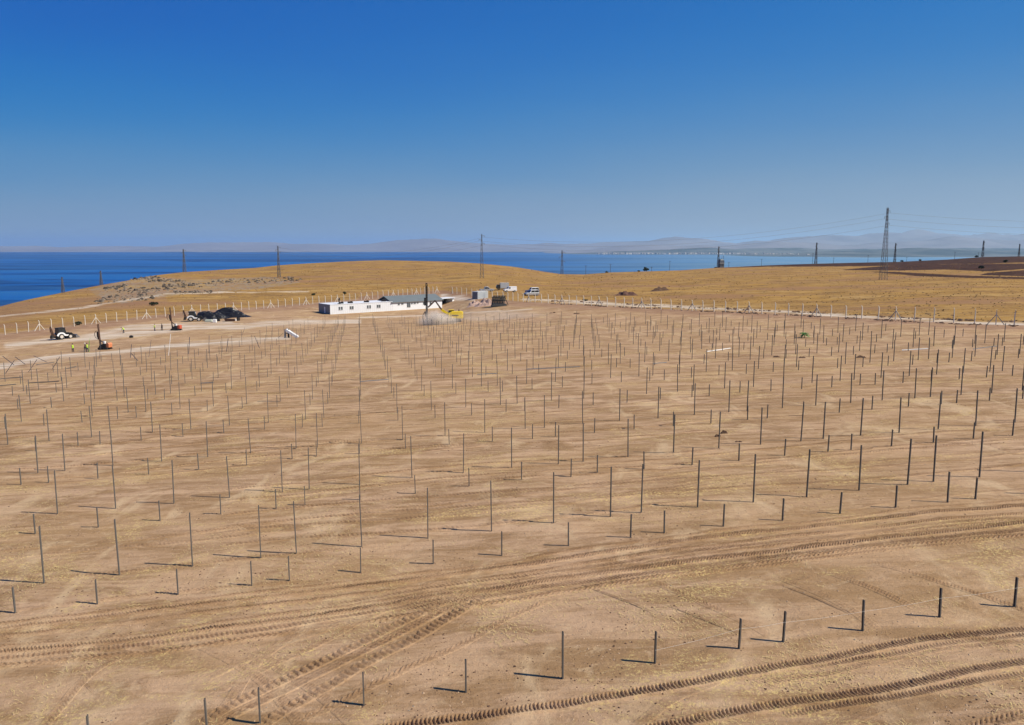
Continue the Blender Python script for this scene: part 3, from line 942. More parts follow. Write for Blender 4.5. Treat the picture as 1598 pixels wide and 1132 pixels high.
proto_post = {}
for k, nm, h in ((0, 'short_post', 1.27), (1, 'tall_post', 2.95)):
    proto_post[k] = post_mesh(nm, h)
far_mb = {0: MB(), 1: MB()}
first = {}
for k in (0, 1):
    ps = sorted([p for p in posts if p[0] == k], key=lambda p: p[5])
    near, far = ps[:300], ps[300:]
    bays = {}
    for p in ps:
        bays.setdefault(p[1], {}).setdefault(p[2], []).append(p)
    for p in near:
        _, r, t, j, x, y, z, h, px, py = p
        nm = 'tall_post' if k else 'short_post'
        if k not in first:
            o = proto_post[k].build(nm, M_STEEL)
            first[k] = o
        else:
            o = first[k].copy()
            col.objects.link(o)
        o.location = (x, y, z)
        base_h = 2.95 if k else 1.27
        o.scale = (1, 1, h / base_h)
        o.rotation_euler = (random.gauss(0, .011), random.gauss(0, .011), POST_ROT + random.gauss(0, .03))
        vis = sorted(bays[r])
        b = vis.index(t)
        js = sorted(q[3] for q in bays[r][t])
        i = js.index(j)
        rowk = r - k
        if k:
            lab = 'tall steel post, %s from left in the %s bay, tall row %s from the camera' % (ORD[i], ORD[min(b, 19)], ORD[min(rowk, 19)])
        else:
            lab = 'short steel post, %s from left in the %s bay, short row %s from the camera' % (ORD[i], ORD[min(b, 19)], ORD[min(rowk, 19)])
        if h == 1.83:
            lab = 'medium height steel post standing proud of the short posts in the %s row from camera' % ORD[r]
        tag(o, lab, 'post', 'tall steel posts driven in rows' if k else 'short steel posts driven in rows')
    for p in far:
        _, r, t, j, x, y, z, h, px, py = p
        m = Matrix.Translation((x, y, z)) @ Matrix.Rotation(POST_ROT, 4, 'Z') @ Matrix.Scale(h / (2.95 if k else 1.27), 4, (0, 0, 1))
        far_mb[k].add([m @ Vector(v) for v in proto_post[k].v], proto_post[k].f)
    if far:
        tag(far_mb[k].build('tall_posts' if k else 'short_posts', M_STEEL), kind='stuff')
print('POSTS', len(posts), len([p for p in posts if p[0]]), max(p[1] for p in posts))

# leaning posts waiting along the pale haul road
LEAN = [((4, 556), (22, 570)), ((25.5, 562), (8.7, 583)), ((24, 557), (39.6, 569)), ((58.7, 561), (44.5, 581)), ((54.4, 555), (73.5, 565.5)), ((94.7, 557), (81.7, 576.5)),
        ((158.4, 532), (155, 560.4)), ((207, 537.5), (203.5, 558.6)), ((205, 551.5), (215, 563)), ((237, 531), (232.2, 557.7)), ((268.7, 521), (263, 555)), ((298.3, 525.5), (294.3, 552.4)),
        ((327.5, 523.3), (326, 551.6)), ((358, 528), (353.5, 549)), ((382, 511.8), (378, 523)), ((398, 524), (405, 543.6)), ((441.7, 520.6), (433.8, 528))]
for i, (a, b) in enumerate(LEAN):
    g = at(*b)
    if i in (0, 2, 4):
        pass
    s_ = g.y / F0
    top = Vector((g.x + (a[0] - b[0]) * s_, g.y + random.uniform(-.3, .3), g.z + (b[1] - a[1]) * s_))
    d = top - g
    L = d.length
    mb = post_mesh('leaning_post', L, .1)
    white = i == 10
    o = mb.build('leaning_post', M_WHITE if white else M_STEELB)
    o.location = g
    q = d.to_track_quat('Z', 'Y')
    o.rotation_mode = 'QUATERNION'
    o.rotation_quaternion = q
    side = 'right' if a[0] > b[0] else 'left'
    if white:
        lab = 'white post leaning right by the pale haul road, the only white one'
    else:
        lab = 'bluish post leaning %s by the haul road, %s leaning one from left' % (side, ORD[i])
    tag(o, lab, 'leaning post', 'loose posts leaning along the haul road')
# rails and profiles lying flat
LYING = [((0, 592.5), (35, 589.5), 0, 'dark steel rail lying flat at the left edge, farther of the two'), ((-4, 603), (25, 600.3), 0, 'dark steel rail lying flat at the left edge, nearer of the two'),
         ((44.5, 598.5), (92, 596), 0, 'long dark rail lying behind the leftmost tall posts'), ((57, 570), (85, 566), 0, 'dark rail lying under the crossed leaning posts'),
         ((104, 576), (119, 573), 0, 'short dark rail lying right of the crossed leaning posts'),
         ((1103, 549.5), (1140, 544), 1, 'bright white profile lying among the posts right of centre'), ((1408, 547.2), (1448, 545), 1, 'thin white profile lying among the posts near the right edge'),
         ((1519, 545.5), (1556, 541), 2, 'pale profile lying nearest the right edge of the photo'), ((823, 577), (905, 573.5), 2, 'long grey profile lying on the soil in the centre'),
         ((562, 596.5), (606, 593), 2, 'grey profile lying between the centre post rows'), ((745, 585), (775, 583.5), 2, 'pale grey profile lying left of the centre rows'),
         ((1020, 568.5), (1040, 566.5), 2, 'short grey profile lying right of the centre rows'), ((313, 598.5), (333, 598), 2, 'grey profile lying among the posts left of centre')]
for a, b, c, lab in LYING:
    p, q = at(*a), at(*b)
    if (q - p).length > 7.5:
        q = p + (q - p).normalized() * 7.5
        q.z = zt(q.x, q.y)
    mb = MB()
    d = (q - p)
    n = Vector((-d.y, d.x, 0)).normalized()
    w = .16 if c == 1 else .11
    up = Vector((0, 0, .03))
    mb.bar(p + up, q + up, w, .012)
    mb.bar(p + up + n * w / 2 + Vector((0, 0, .04)), q + up + n * w / 2 + Vector((0, 0, .04)), .012, .09)
    mb.bar(p + up - n * w / 2 + Vector((0, 0, .04)), q + up - n * w / 2 + Vector((0, 0, .04)), .012, .09)
    tag(mb.build('lying_profile', M_WHITE if c == 1 else (M_STEEL if c == 0 else mat('zinc', (.42, .42, .42), .4, .6))), lab, 'steel profile', 'profiles lying on the soil')

# survey string tied between the nearest posts
mb = MB()
pts = []
for q in ((700, 1081, .15), (878, 1058, .45), (1022, 1037, .55), (1153, 1015, .85), (1222, 1003, .85), (1346, 985, .85), (1466, 965, .85), (1583, 948, .87), (1700, 930, .86)):
    g = at(q[0], q[1])
    pts.append(Vector((g.x - .02, g.y - .07, g.z + q[2])))
pts = pts[2:]
for a, b in zip(pts[:-1], pts[1:]):
    for i in range(4):
        p0, p1 = a.lerp(b, i / 4), a.lerp(b, (i + 1) / 4)
        s0, s1 = -.04 * math.sin(math.pi * i / 4), -.04 * math.sin(math.pi * (i + 1) / 4)
        mb.tube(p0 + Vector((0, 0, s0)), p1 + Vector((0, 0, s1)), .0032, n=5)
tag(mb.build('marking_string', M_STRING), 'white string tied at mid height along the nearest row of posts', 'string')


# ------------------------------------------------------------------ perimeter fence
def fence(braces, label, matp, out, nb=5, left=False):
    g0 = at(*braces[0])
    root = empty('perimeter_fence', g0, 0, label, 'fence')
    inv = -g0
    P = []
    BR = []
    for (a, b) in zip(braces[:-1], braces[1:]):
        A, B = at(*a), at(*b)
        for i in range(nb):
            P.append(A.lerp(B, i / nb))
            BR.append(i == 0)
    P.append(at(*braces[-1]))
    BR.append(True)
    P = [Vector((p.x, p.y, zt(p.x, p.y))) for p in P]
    P2 = P[:100] if len(P) > 100 else P
    for i, p in enumerate(P2):
        a = P[min(i + 1, len(P) - 1)] - P[max(i - 1, 0)]
        a.z = 0
        a.normalize()
        n = Vector((-a.y, a.x, 0)) * out
        mb = MB()
        e = inv + p
        h = 2.45 * random.uniform(.98, 1.02)
        lean = a * random.gauss(0, .05)
        mb.bar(e + Vector((0, 0, -.3)), e + lean + Vector((0, 0, h)), .15)
        mb.bar(e + lean + Vector((0, 0, h - .02)), e + lean + n * .28 + Vector((0, 0, h + .36)), .11)
        mb.build('fence_post', matp, root)
        if BR[i]:
            mb = MB()
            mb.bar(e + lean + Vector((0, 0, h * .78)), e + a * 1.45 + Vector((0, 0, -.1)), .13)
            mb.bar(e + lean + Vector((0, 0, h * .78)), e - a * 1.45 + Vector((0, 0, -.1)), .13)
            mb.build('brace', matp if left else M_CONCD, root)
    mb = MB()
    for a, b in zip(P2[:-1], P2[1:]):
        for hh in (.15, .7, 1.25, 1.8, 2.35):
            mb.bar(inv + a + Vector((0, 0, hh)), inv + b + Vector((0, 0, hh)), .012)
    mb.build('wire', M_WIRE, root)
    return P2


fence([(-30, 527), (62, 516), (150, 505.5), (229, 497.5), (300, 490), (365, 485.5), (423, 481), (478, 476), (527, 472), (573, 467.5), (614, 463.8), (650, 460.6), (682, 457.8)],
      'long fence of pale concrete posts with bent tops running behind the containers on the left', M_CONC, 1, left=True)
fence([(706, 458.5), (745, 464), (785, 468.5), (825, 472), (877, 474.8), (935, 478), (1001, 481.5), (1080, 485.3), (1169, 489.2), (1274, 494.2), (1397, 500.2), (1554, 507), (1700, 511)],
      'long fence of concrete posts along the pale gravel track on the right', M_CONC, -1)


# ------------------------------------------------------------------ pylons, poles and wires
def pylon(px, pybase, pytop, Y=None, label='', lower=1.0, arms=3, w=.082):
    if Y is None:
        g = at(px, pybase)
    else:
        X = (px - 799) / F0 * Y
        g = Vector((X, Y, zt(X, Y)))
    top = 16 + (HY - pytop) / F0 * g.y
    H = top - g.z
    root = empty('power_pylon', g, 0, label, 'pylon', 'lattice pylons of the power line')
    bw = max(.7, H * w / 2)
    tw = bw * .22
    k = max(.10, g.y * .00027)
    mb = MB()
    n = 10 if g.y < 500 else 6
    lv = [(H * (1 - (1 - i / n) ** 1.25)) if 0 else H * i / n for i in range(n + 1)]
    wd = [bw + (tw - bw) * min(1, (z / H) * 1.12) for z in lv]
    cs = [[Vector((sx * w_, sy * w_, z)) for sx, sy in ((-1, -1), (1, -1), (1, 1), (-1, 1))] for z, w_ in zip(lv, wd)]
    for i in range(n):
        for c in range(4):
            mb.bar(cs[i][c], cs[i + 1][c], k * 1.2)
            d = (c + 1) % 4
            mb.bar(cs[i][c], cs[i + 1][d], k * .6)
            mb.bar(cs[i][d], cs[i + 1][c], k * .6)
            mb.bar(cs[i + 1][c], cs[i + 1][d], k * .5)
    for v in range(0):
        pass
    # legs reach into the slope
    for c in range(4):
        p = cs[0][c]
        mb.bar(p, Vector((p.x * 1.04, p.y * 1.04, -3.0)), k * 1.2)
    mb.build('lattice_mast', M_LATT, root)
    tips = []
    dirv = Vector((math.cos(.75), math.sin(.75), 0))
    for i in range(arms):
        z = H * (.96 - .085 * i)
        sgn = 1 if i % 2 == 0 else -1
        for sg in ((sgn,) if arms == 3 else (1, -1)):
            t = dirv * sg * H * .085 + Vector((0, 0, z))
            mb = MB()
            mb.bar(Vector((0, 0, z + H * .018)), t, k * .8)
            mb.bar(Vector((0, 0, z - H * .014)), t, k * .8)
            mb.bar(t, t - Vector((0, 0, H * .03)), k * .9)
            mb.build('cross_arm', M_LATT, root)
            tips.append(g + t - Vector((0, 0, H * .03)))
    return g, tips


big = [pylon(1378, 438, 326, None, 'tallest lattice pylon, standing in the dry grass at the right'),
       pylon(752, 435, 366, None, 'lattice pylon on the ridge above the parked cars'),
       pylon(435.5, 432, 384, None, 'lattice pylon on the left hill above the black piles'),
       pylon(291, 426, 389, 640, 'lattice pylon behind the rocky crest of the left hill', w=.11)]
pylon(160.5, 443, 422, 460, 'small lattice pylon against the lake, second from the left', w=.10)
pylon(100, 458, 432, 400, 'small lattice pylon against the lake, leftmost of all', w=.10)
pylon(876.5, 430, 391, 760, 'dark lattice pylon in the dip of the ridge against the lake', arms=3, w=.09)
pylon(1118.5, 419, 385, 800, 'lattice pylon rising beside the small hilltop hut', w=.1)
pylon(1269.5, 412, 379, 900, 'lattice pylon on the skyline left of the tallest one', w=.1)
pylon(1391.5, 410, 380, 980, 'thin lattice pylon just right of the tallest one', w=.09)
pylon(1527, 402, 376, 1080, 'lattice pylon over the ploughed fields, left of the last two', w=.1)
pylon(1583, 401, 381, 1080, 'lattice pylon nearest the right edge', w=.1)

for (px, pb, pt, Y, lab) in ((913.5, 430, 414, 720, 'small utility pole in the dip right of the dark pylon'), (951.5, 427, 412, 730, 'small utility pole between the dip and the lone bush'),
                             (1015.5, 425, 416, 740, 'short utility pole beside the lone dark bush'), (1043.5, 423, 407, 790, 'utility pole left of the hilltop hut'),
                             (1135, 418.5, 409, 830, 'thin utility pole right of the hilltop hut'), (1185.5, 415.5, 404, 860, 'utility pole on the brown skyline'),
                             (1264.5, 412.5, 395, 900, 'utility pole touching the skyline pylon'), (1297, 412, 402, 930, 'short pole right of the skyline pylon'),
                             (1350, 411, 398, 950, 'utility pole left of the tallest pylon'), (1410, 409.5, 401, 980, 'short pole right of the tallest pylon'),
                             (1484, 405.5, 393, 1000, 'utility pole above the ploughed field'), (1520.5, 402.5, 394, 1040, 'short pole touching a ploughed field pylon')):
    X = (px - 799) / F0 * Y
    g = Vector((X, Y, zt(X, Y)))
    H = 16 + (HY - pt) / F0 * Y - g.z
    root = empty('utility_pole', g, 0, lab, 'utility pole', 'utility poles on the ridge')
    mb = MB()
    mb.tube((0, 0, -1), (0, 0, H), .24, .15, 7)
    mb.build('shaft', M_LATT, root)
    mb = MB()
    mb.bar((-1.1, 0, H - .6), (1.1, 0, H - .6), .18)
    for s_ in (-1, 0, 1):
        mb.bar((s_, 0, H - .5), (s_, 0, H - .15), .12)
    mb.build('cross_arm', M_LATT, root)


def wires(A, B, sag, label):
    for i, (a, b) in enumerate(zip(A[1], B[1])):
        mb = MB()
        N = 16
        pts = [a.lerp(b, t / N) - Vector((0, 0, sag * 4 * (t / N) * (1 - t / N))) for t in range(N + 1)]
        for p, q in zip(pts[:-1], pts[1:]):
            mb.tube(p, q, .035, n=4)
        tag(mb.build('power_line', M_WIRE), '%s of the three thin wires %s' % (['top', 'middle', 'lowest'][i], label), 'wire', 'wires between the pylons')


wires(big[0], big[1], 7, 'from the tallest pylon to the ridge pylon')
wires(big[1], big[2], 6, 'from the ridge pylon to the left hill pylon')
A = big[0]
off = (big[0][0] - big[1][0])
wires((None, [p + off * 1.0 + Vector((0, 0, 2)) for p in A[1]]), A, 7, 'leaving the tallest pylon towards the right edge')


# ------------------------------------------------------------------ site buildings
def frame_from(a, b):
    """matrix with x along a->b on the ground, origin at a"""
    d = Vector((b.x - a.x, b.y - a.y, 0))
    return math.atan2(d.y, d.x), d.length


def cabins():
    A, B = at(515.5, 491), at(613, 485.3)
    rz, L = frame_from(A, B)
    print('CABIN', A, B, rz, L)
    zb = min(A.z, B.z)
    H, Wd = 2.95, 9.0
    root = empty('site_cabin', (A.x, A.y, A.z), rz, 'long flat roofed white cabin row with paired windows and a shaded grey left end', 'cabin')
    dz = B.z - A.z
    mb = MB()
    n = 6
    for i in range(n):
        x0, x1 = L * i / n, L * (i + 1) / n
        z = dz * (i + .5) / n
        mb.box(((x0 + x1) / 2, Wd / 2, z + H / 2 - .2), (x1 - x0 - .04, Wd, H + .4))
    mb.build('wall', M_WPANEL, root)
    mb = MB()
    for i in range(n * 5 + 1):
        mb.box((L * i / (n * 5), -.012, dz * i / (n * 5) + H / 2), (.05, .03, H - .1))
    mb.box((L / 2, -.02, dz * .5 - .02), (L, .05, .22), 0, -math.atan2(dz, L))
    mb.build('panel_joints', M_JOINT, root)
    mb = MB()
    mb.box((-.02, Wd / 2, H / 2 - .2), (.05, Wd - .06, H + .3))
    mb.build('shaded_end_wall', M_SHADEPANEL, root)
    mb = MB()
    for i in range(n):
        x0, x1 = L * i / n, L * (i + 1) / n
        z = dz * (i + .5) / n
        mb.box(((x0 + x1) / 2, Wd / 2, z + H + .06), (x1 - x0 - .02, Wd + .16, .12))
    mb.build('roof', M_WPANEL, root)
    mb = MB()
    mb.box((-.07, Wd * .45, 1.15), (.05, .85, 2.0))
    mb.build('door', M_WHITE, root)
    for px in (530, 533.6, 547.3, 550.6, 574.2, 577.8, 589.4, 592.6):
        u = (px - 515.5) / (613 - 515.5)
        tt = u * A.y / (B.y * (1 - u) + A.y * u)
        x = L * tt
        w = MB().box((x, -.03, dz * tt + 1.75), (.55, .06, .95)).build('window', M_WIN, root)
        MB().box((x, -.07, dz * tt + 1.22), (.74, .08, .06)).build('sill', M_WHITE, w)
    for i, (x, w) in enumerate(((L * .22, 1.3), (L * .36, 1.6), (L * .62, 1.6), (L * .9, 1.4))):
        tag(MB().box((0, 0, .22), (w, .9, .44)).box((w * .2, 0, .5), (w * .4, .6, .2)).build('roof_unit', M_DSTEEL, None, A + Matrix.Rotation(rz, 3, 'Z') @ Vector((x, 2.2, dz * x / L + H + .13)), bevel=.03),
            'dark low unit lying on the cabin roof, %s from left' % ORD[i], 'roof unit', 'dark units on the cabin roof')
    ch = MB().tube((0, 0, 0), (0, 0, 1.7), .16).tube((0, 0, 1.1), (.1, 0, 1.9), .3, .22).box((0, 0, .1), (.9, .6, .2))
    tag(ch.build('stove_chimney', M_DARK, None, A + Matrix.Rotation(rz, 3, 'Z') @ Vector((L * .16, 1.0, H + .13))), 'black stove chimney standing on the white cabin roof', 'chimney')
    # gabled building
    A2, B2 = B, at(690, 480.5)
    rz2, L2 = frame_from(A2, B2)
    print('HALL', A2, B2, rz2, L2)
    root = empty('gabled_hall', A2, rz2, 'white hall with dark grey gabled sheet roof right of the cabin row', 'building')
    W2, H2, Rg = 9.0, 2.9, 1.75
    zz = B2.z - A2.z
    mb = MB()
    mb.box((L2 / 2, W2 / 2, H2 / 2 - .4 + zz * .2), (L2 - .06, W2, H2 + .8 - abs(zz) * .2))
    mb.build('wall', M_WPANEL, root)
    for x in (.06, L2 - .06):
        mb = MB()
        mb.add([(x, .2, H2), (x, W2 - .2, H2), (x, W2 / 2, H2 + Rg - .1), (x + .06, .2, H2), (x + .06, W2 - .2, H2), (x + .06, W2 / 2, H2 + Rg - .1)],
               [(0, 1, 2), (3, 5, 4), (0, 3, 4, 1), (1, 4, 5, 2), (2, 5, 3, 0)])
        mb.build('gable', M_DARK, root)  # near-black stands for the shade in the open gable
    mb = MB()
    for s_ in (-1, 1):
        y0, y1 = (-.45, W2 / 2) if s_ < 0 else (W2 + .45, W2 / 2)
        z0, z1 = H2 - .13, H2 + Rg
        v = [(-.6, y0, z0), (L2 + .4, y0, z0), (L2 + .4, y1, z1), (-.6, y1, z1), (-.6, y0, z0 - .12), (L2 + .4, y0, z0 - .12), (L2 + .4, y1, z1 - .12), (-.6, y1, z1 - .12)]
        mb.add(v, [(0, 1, 2, 3), (4, 7, 6, 5), (0, 4, 5, 1), (1, 5, 6, 2), (2, 6, 7, 3), (3, 7, 4, 0)])
    mb.build('roof', M_ROOF, root)
    for px, w, z0, h in ((622.5, .8, 2.0, .5), (628, .9, 2.1, .5), (636.4, .7, 1.6, 1.5), (639.3, .7, 1.6, 1.5), (643, .7, 2.1, .45), (647.4, 1., 2.1, .45), (652, .7, 2.15, .4), (661.5, .7, 1.9, .9), (672, .8, 1.9, .9)):
        u = (px - 613) / 77
        tt = u * A2.y / (B2.y * (1 - u) + A2.y * u)
        x = L2 * tt
        w_ = MB().box((x, -.03, z0), (w * .9, .06, h)).build('window', M_WIN, root)
        MB().box((x, -.06, z0 - h / 2 - .04), (w + .1, .08, .06)).build('sill', M_WHITE, w_)
    # open shed beyond
    A3 = at(690, 477)
    root = empty('open_shed', A3, .9, 'low white shed with a black open front beyond the hall', 'shed')
    MB().box((2.4, 1.5, 2.45), (7.5, 4.4, .16)).build('roof', M_WPANEL, root)
    MB().box((5.6, 1.5, 1.2), (.9, 3.4, 2.4)).build('wall', M_WPANEL, root)
    MB().box((2.2, 2.8, 1.15), (6.0, .2, 2.3)).build('inner_wall', M_DARK, root)  # near-black colour paints the shade inside the open front
    for x in (-.9, 2.0):
        MB().bar((x, 0, -.4), (x, 0, 2.4), .12).build('column', M_DSTEEL, root)
    # small grey container by the rubble
    A4 = at(745.5, 467.3)
    root = empty('storage_container', A4, R(55), 'small grey shipping container standing before the parked cars', 'container')
    mb = MB().box((3, 1.2, 1.25), (6, 2.4, 2.6))
    for i in range(28):
        mb.box((.15 + i * .21, -.02, 1.25), (.09, .05, 2.3))
    mb.build('body', mat('pale_blue_grey', (.50, .55, .58), .55, .1), root)
    mb = MB().box((-.02, 1.2, 1.2), (.05, 2.3, 2.35))
    for y in (.5, 1.0, 1.4, 1.9):
        mb.bar((-.07, y, .1), (-.07, y, 2.3), .05)
    mb.build('door', mat('slate_grey', (.17, .18, .20), .6), root)
    MB().box((3, 1.2, 2.6), (6.1, 2.5, .1)).build('roof', mat('roof_pale_grey', (.5, .52, .52), .6), root)


cabins()


# ------------------------------------------------------------------ vehicles
CS = 1.12


def car(name, loc, rz, L, Wd, H, paint, kind, label, cat='car', roofpaint=None):
    root = empty(name, loc, rz, label, cat)
    print('CAR', label, loc)
    root.scale = (CS,) * 3
    hb = H * .56
    mb = MB()
    if kind == 'pickup':
        prof = [(-L / 2, .45), (L / 2 - .1, .4), (L / 2, .7), (L / 2 - .1, hb * .93), (L * .22, hb + .03), (-L * .16, hb), (-L / 2, hb)]
        cabp = [(L * .22, hb), (L * .10, H), (-L * .12, H), (-L * .17, hb)]
    elif kind == 'suv':
        prof = [(-L / 2, .4), (L / 2 - .1, .38), (L / 2, .65), (L / 2 - .12, hb * .9), (L * .2, hb + .04), (-L / 2 + .06, hb)]
        cabp = [(L * .2, hb), (L * .08, H), (-L * .44, H - .03), (-L / 2 + .08, hb)]
    else:
        prof = [(-L / 2, .4), (L / 2 - .1, .38), (L / 2, .65), (L / 2 - .2, hb * .92), (L * .25, hb + .06), (-L / 2, hb)]
        cabp = [(L * .25, hb), (L * .12, H), (-L / 2 + .02, H), (-L / 2, hb)]
    mb.prism(prof, -Wd / 2, Wd / 2)
    mb.build('body', paint, root, bevel=.06)
    mb = MB()
    n = len(cabp)
    mb.prism(cabp, -Wd / 2 + .1, Wd / 2 - .1)
    cb = mb.build('cabin', roofpaint or paint, root, bevel=.07)
    # windows, slightly proud of the cabin
    xs0, xs1 = cabp[-1][0], cabp[0][0]
    for sy in (-1, 1):
        y = sy * (Wd / 2 - .085)
        x0, x1 = (xs0 + .12, xs1 - .28)
        mid = (x0 + x1) / 2
        if kind == 'van':
            x0 = L * .02
            mid = (x0 + x1) / 2
        for a, b in ((x0, mid - .04), (mid + .04, x1)):
            tp = cabp[1][0] - .06
            bt = min(b, tp)
            at0 = max(a, cabp[-2][0] + .06)
            MB().add([(a, y, hb + .06), (b, y, hb + .06), (bt, y, H - .12), (at0, y, H - .12), (a, y - sy * .03, hb + .06), (b, y - sy * .03, hb + .06), (bt, y - sy * .03, H - .12), (at0, y - sy * .03, H - .12)],
                     [(0, 1, 2, 3), (7, 6, 5, 4), (0, 4, 5, 1), (1, 5, 6, 2), (2, 6, 7, 3), (3, 7, 4, 0)]).build('side_window', M_GLASS, root)
    a, b = cabp[0], cabp[1]
    MB().add([(a[0] + .02, -Wd / 2 + .2, a[1] + .04), (a[0] + .02, Wd / 2 - .2, a[1] + .04), (b[0] + .05, Wd / 2 - .25, b[1] - .08), (b[0] + .05, -Wd / 2 + .25, b[1] - .08),
              (a[0] - .03, -Wd / 2 + .2, a[1] + .04), (a[0] - .03, Wd / 2 - .2, a[1] + .04), (b[0] - .0, Wd / 2 - .25, b[1] - .08), (b[0] - .0, -Wd / 2 + .25, b[1] - .08)],
             [(0, 1, 2, 3), (7, 6, 5, 4), (0, 4, 5, 1), (1, 5, 6, 2), (2, 6, 7, 3), (3, 7, 4, 0)]).build('windscreen', M_GLASS, root)
    if kind == 'pickup':
        MB().box((-L * .33, 0, hb - .02), (L * .30, Wd - .3, .06)).build('cargo_bed', M_DARK, root)
    for sx in (-.31, .32):
        for sy in (-1, 1):
            w = MB().wheel((L * sx, sy * (Wd / 2 - .1), .36), .36, .24, 16).build('wheel', M_BLACK, root)
            MB().tube((L * sx, sy * (Wd / 2 - .02), .36), (L * sx, sy * (Wd / 2 + .01), .36), .21, n=10).build('rim', M_SILVER, w)
    for sy in (-1, 1):
        MB().box((L / 2 - .04, sy * Wd * .36, hb * .74), (.08, .3, .14)).build('headlight', mat('headlight_glass', (.7, .72, .75), .2), root)
    MB().box((L / 2 - .01, 0, .5), (.1, Wd * .9, .2)).build('bumper', M_DARK, root)
    return root


car('parked_pickup', at(759.5, 455.6), R(12), 5.1, 1.85, 1.75, M_SILVER, 'pickup', 'silver pickup parked behind the grey container', 'pickup')
car('parked_van', at(796, 455.2), R(196), 4.6, 1.85, 1.95, M_CARW, 'van', 'white van parked in front of the grey box truck', 'van')
car('parked_car', at(829.5, 461.6), R(205), 4.8, 1.95, 1.95, M_SILVER, 'suv', 'silver car with dark windows, nearest of the two parked apart on the right', 'car', M_CARW)
car('parked_car', at(830.5, 456.6), R(200), 4.8, 1.95, 2.1, M_NAVY, 'suv', 'dark blue car with white roof parked just behind the silver car', 'car', M_CARW)


def box_truck():
    g = at(784, 452)
    print('TRUCK', g)
    root = empty('box_truck', g, R(190), 'grey box truck with dark cab half hidden behind the white van', 'truck')
    MB().box((-.8, 0, 1.75), (3.6, 2.1, 2.2)).build('cargo_box', mat('truck_grey', (.42, .44, .45), .5), root, bevel=.03)
    MB().prism([(1.1, .5), (2.5, .5), (2.6, 1.2), (2.2, 2.1), (1.1, 2.1)], -.95, .95).build('cab', M_DSTEEL, root, bevel=.05)
    MB().box((2.38, 0, 1.62), (.1, 1.6, .6), 0, -.35).build('windscreen', M_GLASS, root)
    MB().box((0, 0, .55), (4.8, 1.0, .2)).build('chassis', M_DSTEEL, root)
    for x in (-1.7, 1.6):
        for sy in (-1, 1):
            MB().wheel((x, sy * .92, .42), .42, .28, 16).build('wheel', M_BLACK, root)


box_truck()


def backhoe(loc, rz, label, body=M_CARW):
    root = empty('backhoe_loader', loc, rz, label, 'backhoe loader', 'backhoe loaders on the haul road')
    # x forward
    MB().prism([(-1.6, .75), (.4, .7), (1.75, .75), (2.15, .95), (2.15, 1.45), (.75, 1.62), (.35, 1.25), (-1.5, 1.25)], -.45, .45).build('hood', M_YELLOW if body is M_YELLOW else M_DSTEEL, root, bevel=.05)
    for sy in (-1, 1):
        pts = []
        for i in range(9):
            t = R(15 + i * 19)
            pts.append((-.75 + .92 * math.cos(t), .72 + .80 * math.sin(t)))
        mb = MB()
        for a, b in zip(pts[:-1], pts[1:]):
            mb.bar((a[0], sy * .88, a[1]), (b[0], sy * .88, b[1]), .10, .52)
        mb.bar((.1, sy * .88, 1.0), (1.1, sy * .80, .95), .12, .3)
        mb.build('fender', body, root)
    mb = MB().prism([(-1.35, 1.3), (.45, 1.3), (.62, 1.7), (.25, 2.72), (-1.25, 2.72)], -.72, .72)
    cb = mb.build('cab', M_GLASS, root, bevel=.04)
    mb = MB()
    for sy in (-.74, .74):
        for a, b in (((-1.35, 1.3), (-1.25, 2.75)), ((.5, 1.5), (.25, 2.75)), ((-.5, 1.3), (-.5, 2.75))):
            mb.bar((a[0], sy, a[1]), (b[0], sy, b[1]), .09)
    mb.box((-.5, 0, 2.80), (1.85, 1.65, .14))
    mb.build('cab_frame', M_DSTEEL, root)
    for sy in (-1, 1):
        for x, r, w in ((-.75, .72, .46), (1.45, .60, .40)):
            wh = MB().wheel((x, sy * .86, r), r, w, 20).build('wheel', M_BLACK, root)
            MB().tube((x, sy * (.86 + w * .3), r), (x, sy * (.86 + w * .42), r), r * .58, n=14).build('rim', mat('dusty_rim', (.55, .50, .44), .7), wh)
        mb = MB()
        mb.bar((.55, sy * .62, 1.55), (1.9, sy * .62, 1.45), .20, .16)
        mb.bar((1.9, sy * .62, 1.45), (2.85, sy * .62, .55), .20, .16)
        mb.bar((.7, sy * .62, 1.05), (2.3, sy * .62, 1.05), .10)
        mb.build('loader_arm', M_DSTEEL, root)
    MB().add([(2.75, -1.15, .12), (3.75, -1.15, .2), (3.0, -1.15, 1.05), (2.7, -1.15, .75), (2.75, 1.15, .12), (3.75, 1.15, .2), (3.0, 1.15, 1.05), (2.7, 1.15, .75)],
             [(0, 1, 2, 3), (4, 7, 6, 5), (0, 4, 5, 1), (2, 6, 7, 3), (3, 7, 4, 0)]).build('front_bucket', mat('worn_bucket', (.20, .19, .19), .5, .5), root)
    mb = MB()
    mb.bar((-1.8, 0, .9), (-2.25, 0, 1.3), .4, .4)
    mb.bar((-2.1, .1, 1.0), (-2.75, .1, 3.25), .30, .26)
    mb.build('boom', M_BROWN, root)
    mb = MB()
    mb.bar((-2.8, .1, 3.3), (-2.55, .1, 1.05), .24, .22)
    mb.bar((-2.95, .1, 3.0), (-2.9, .1, 1.9), .1)
    mb.build('stick', M_BROWN, root)
    MB().prism([(-2.9, .35), (-2.2, .45), (-2.25, 1.1), (-2.75, 1.15)], -.3, .45).build('digging_bucket', M_DSTEEL, root)
    MB().bar((-1.6, -1.0, .5), (-1.6, 1.0, .5), .22, .3).build('stabiliser', M_DSTEEL, root)
    return root


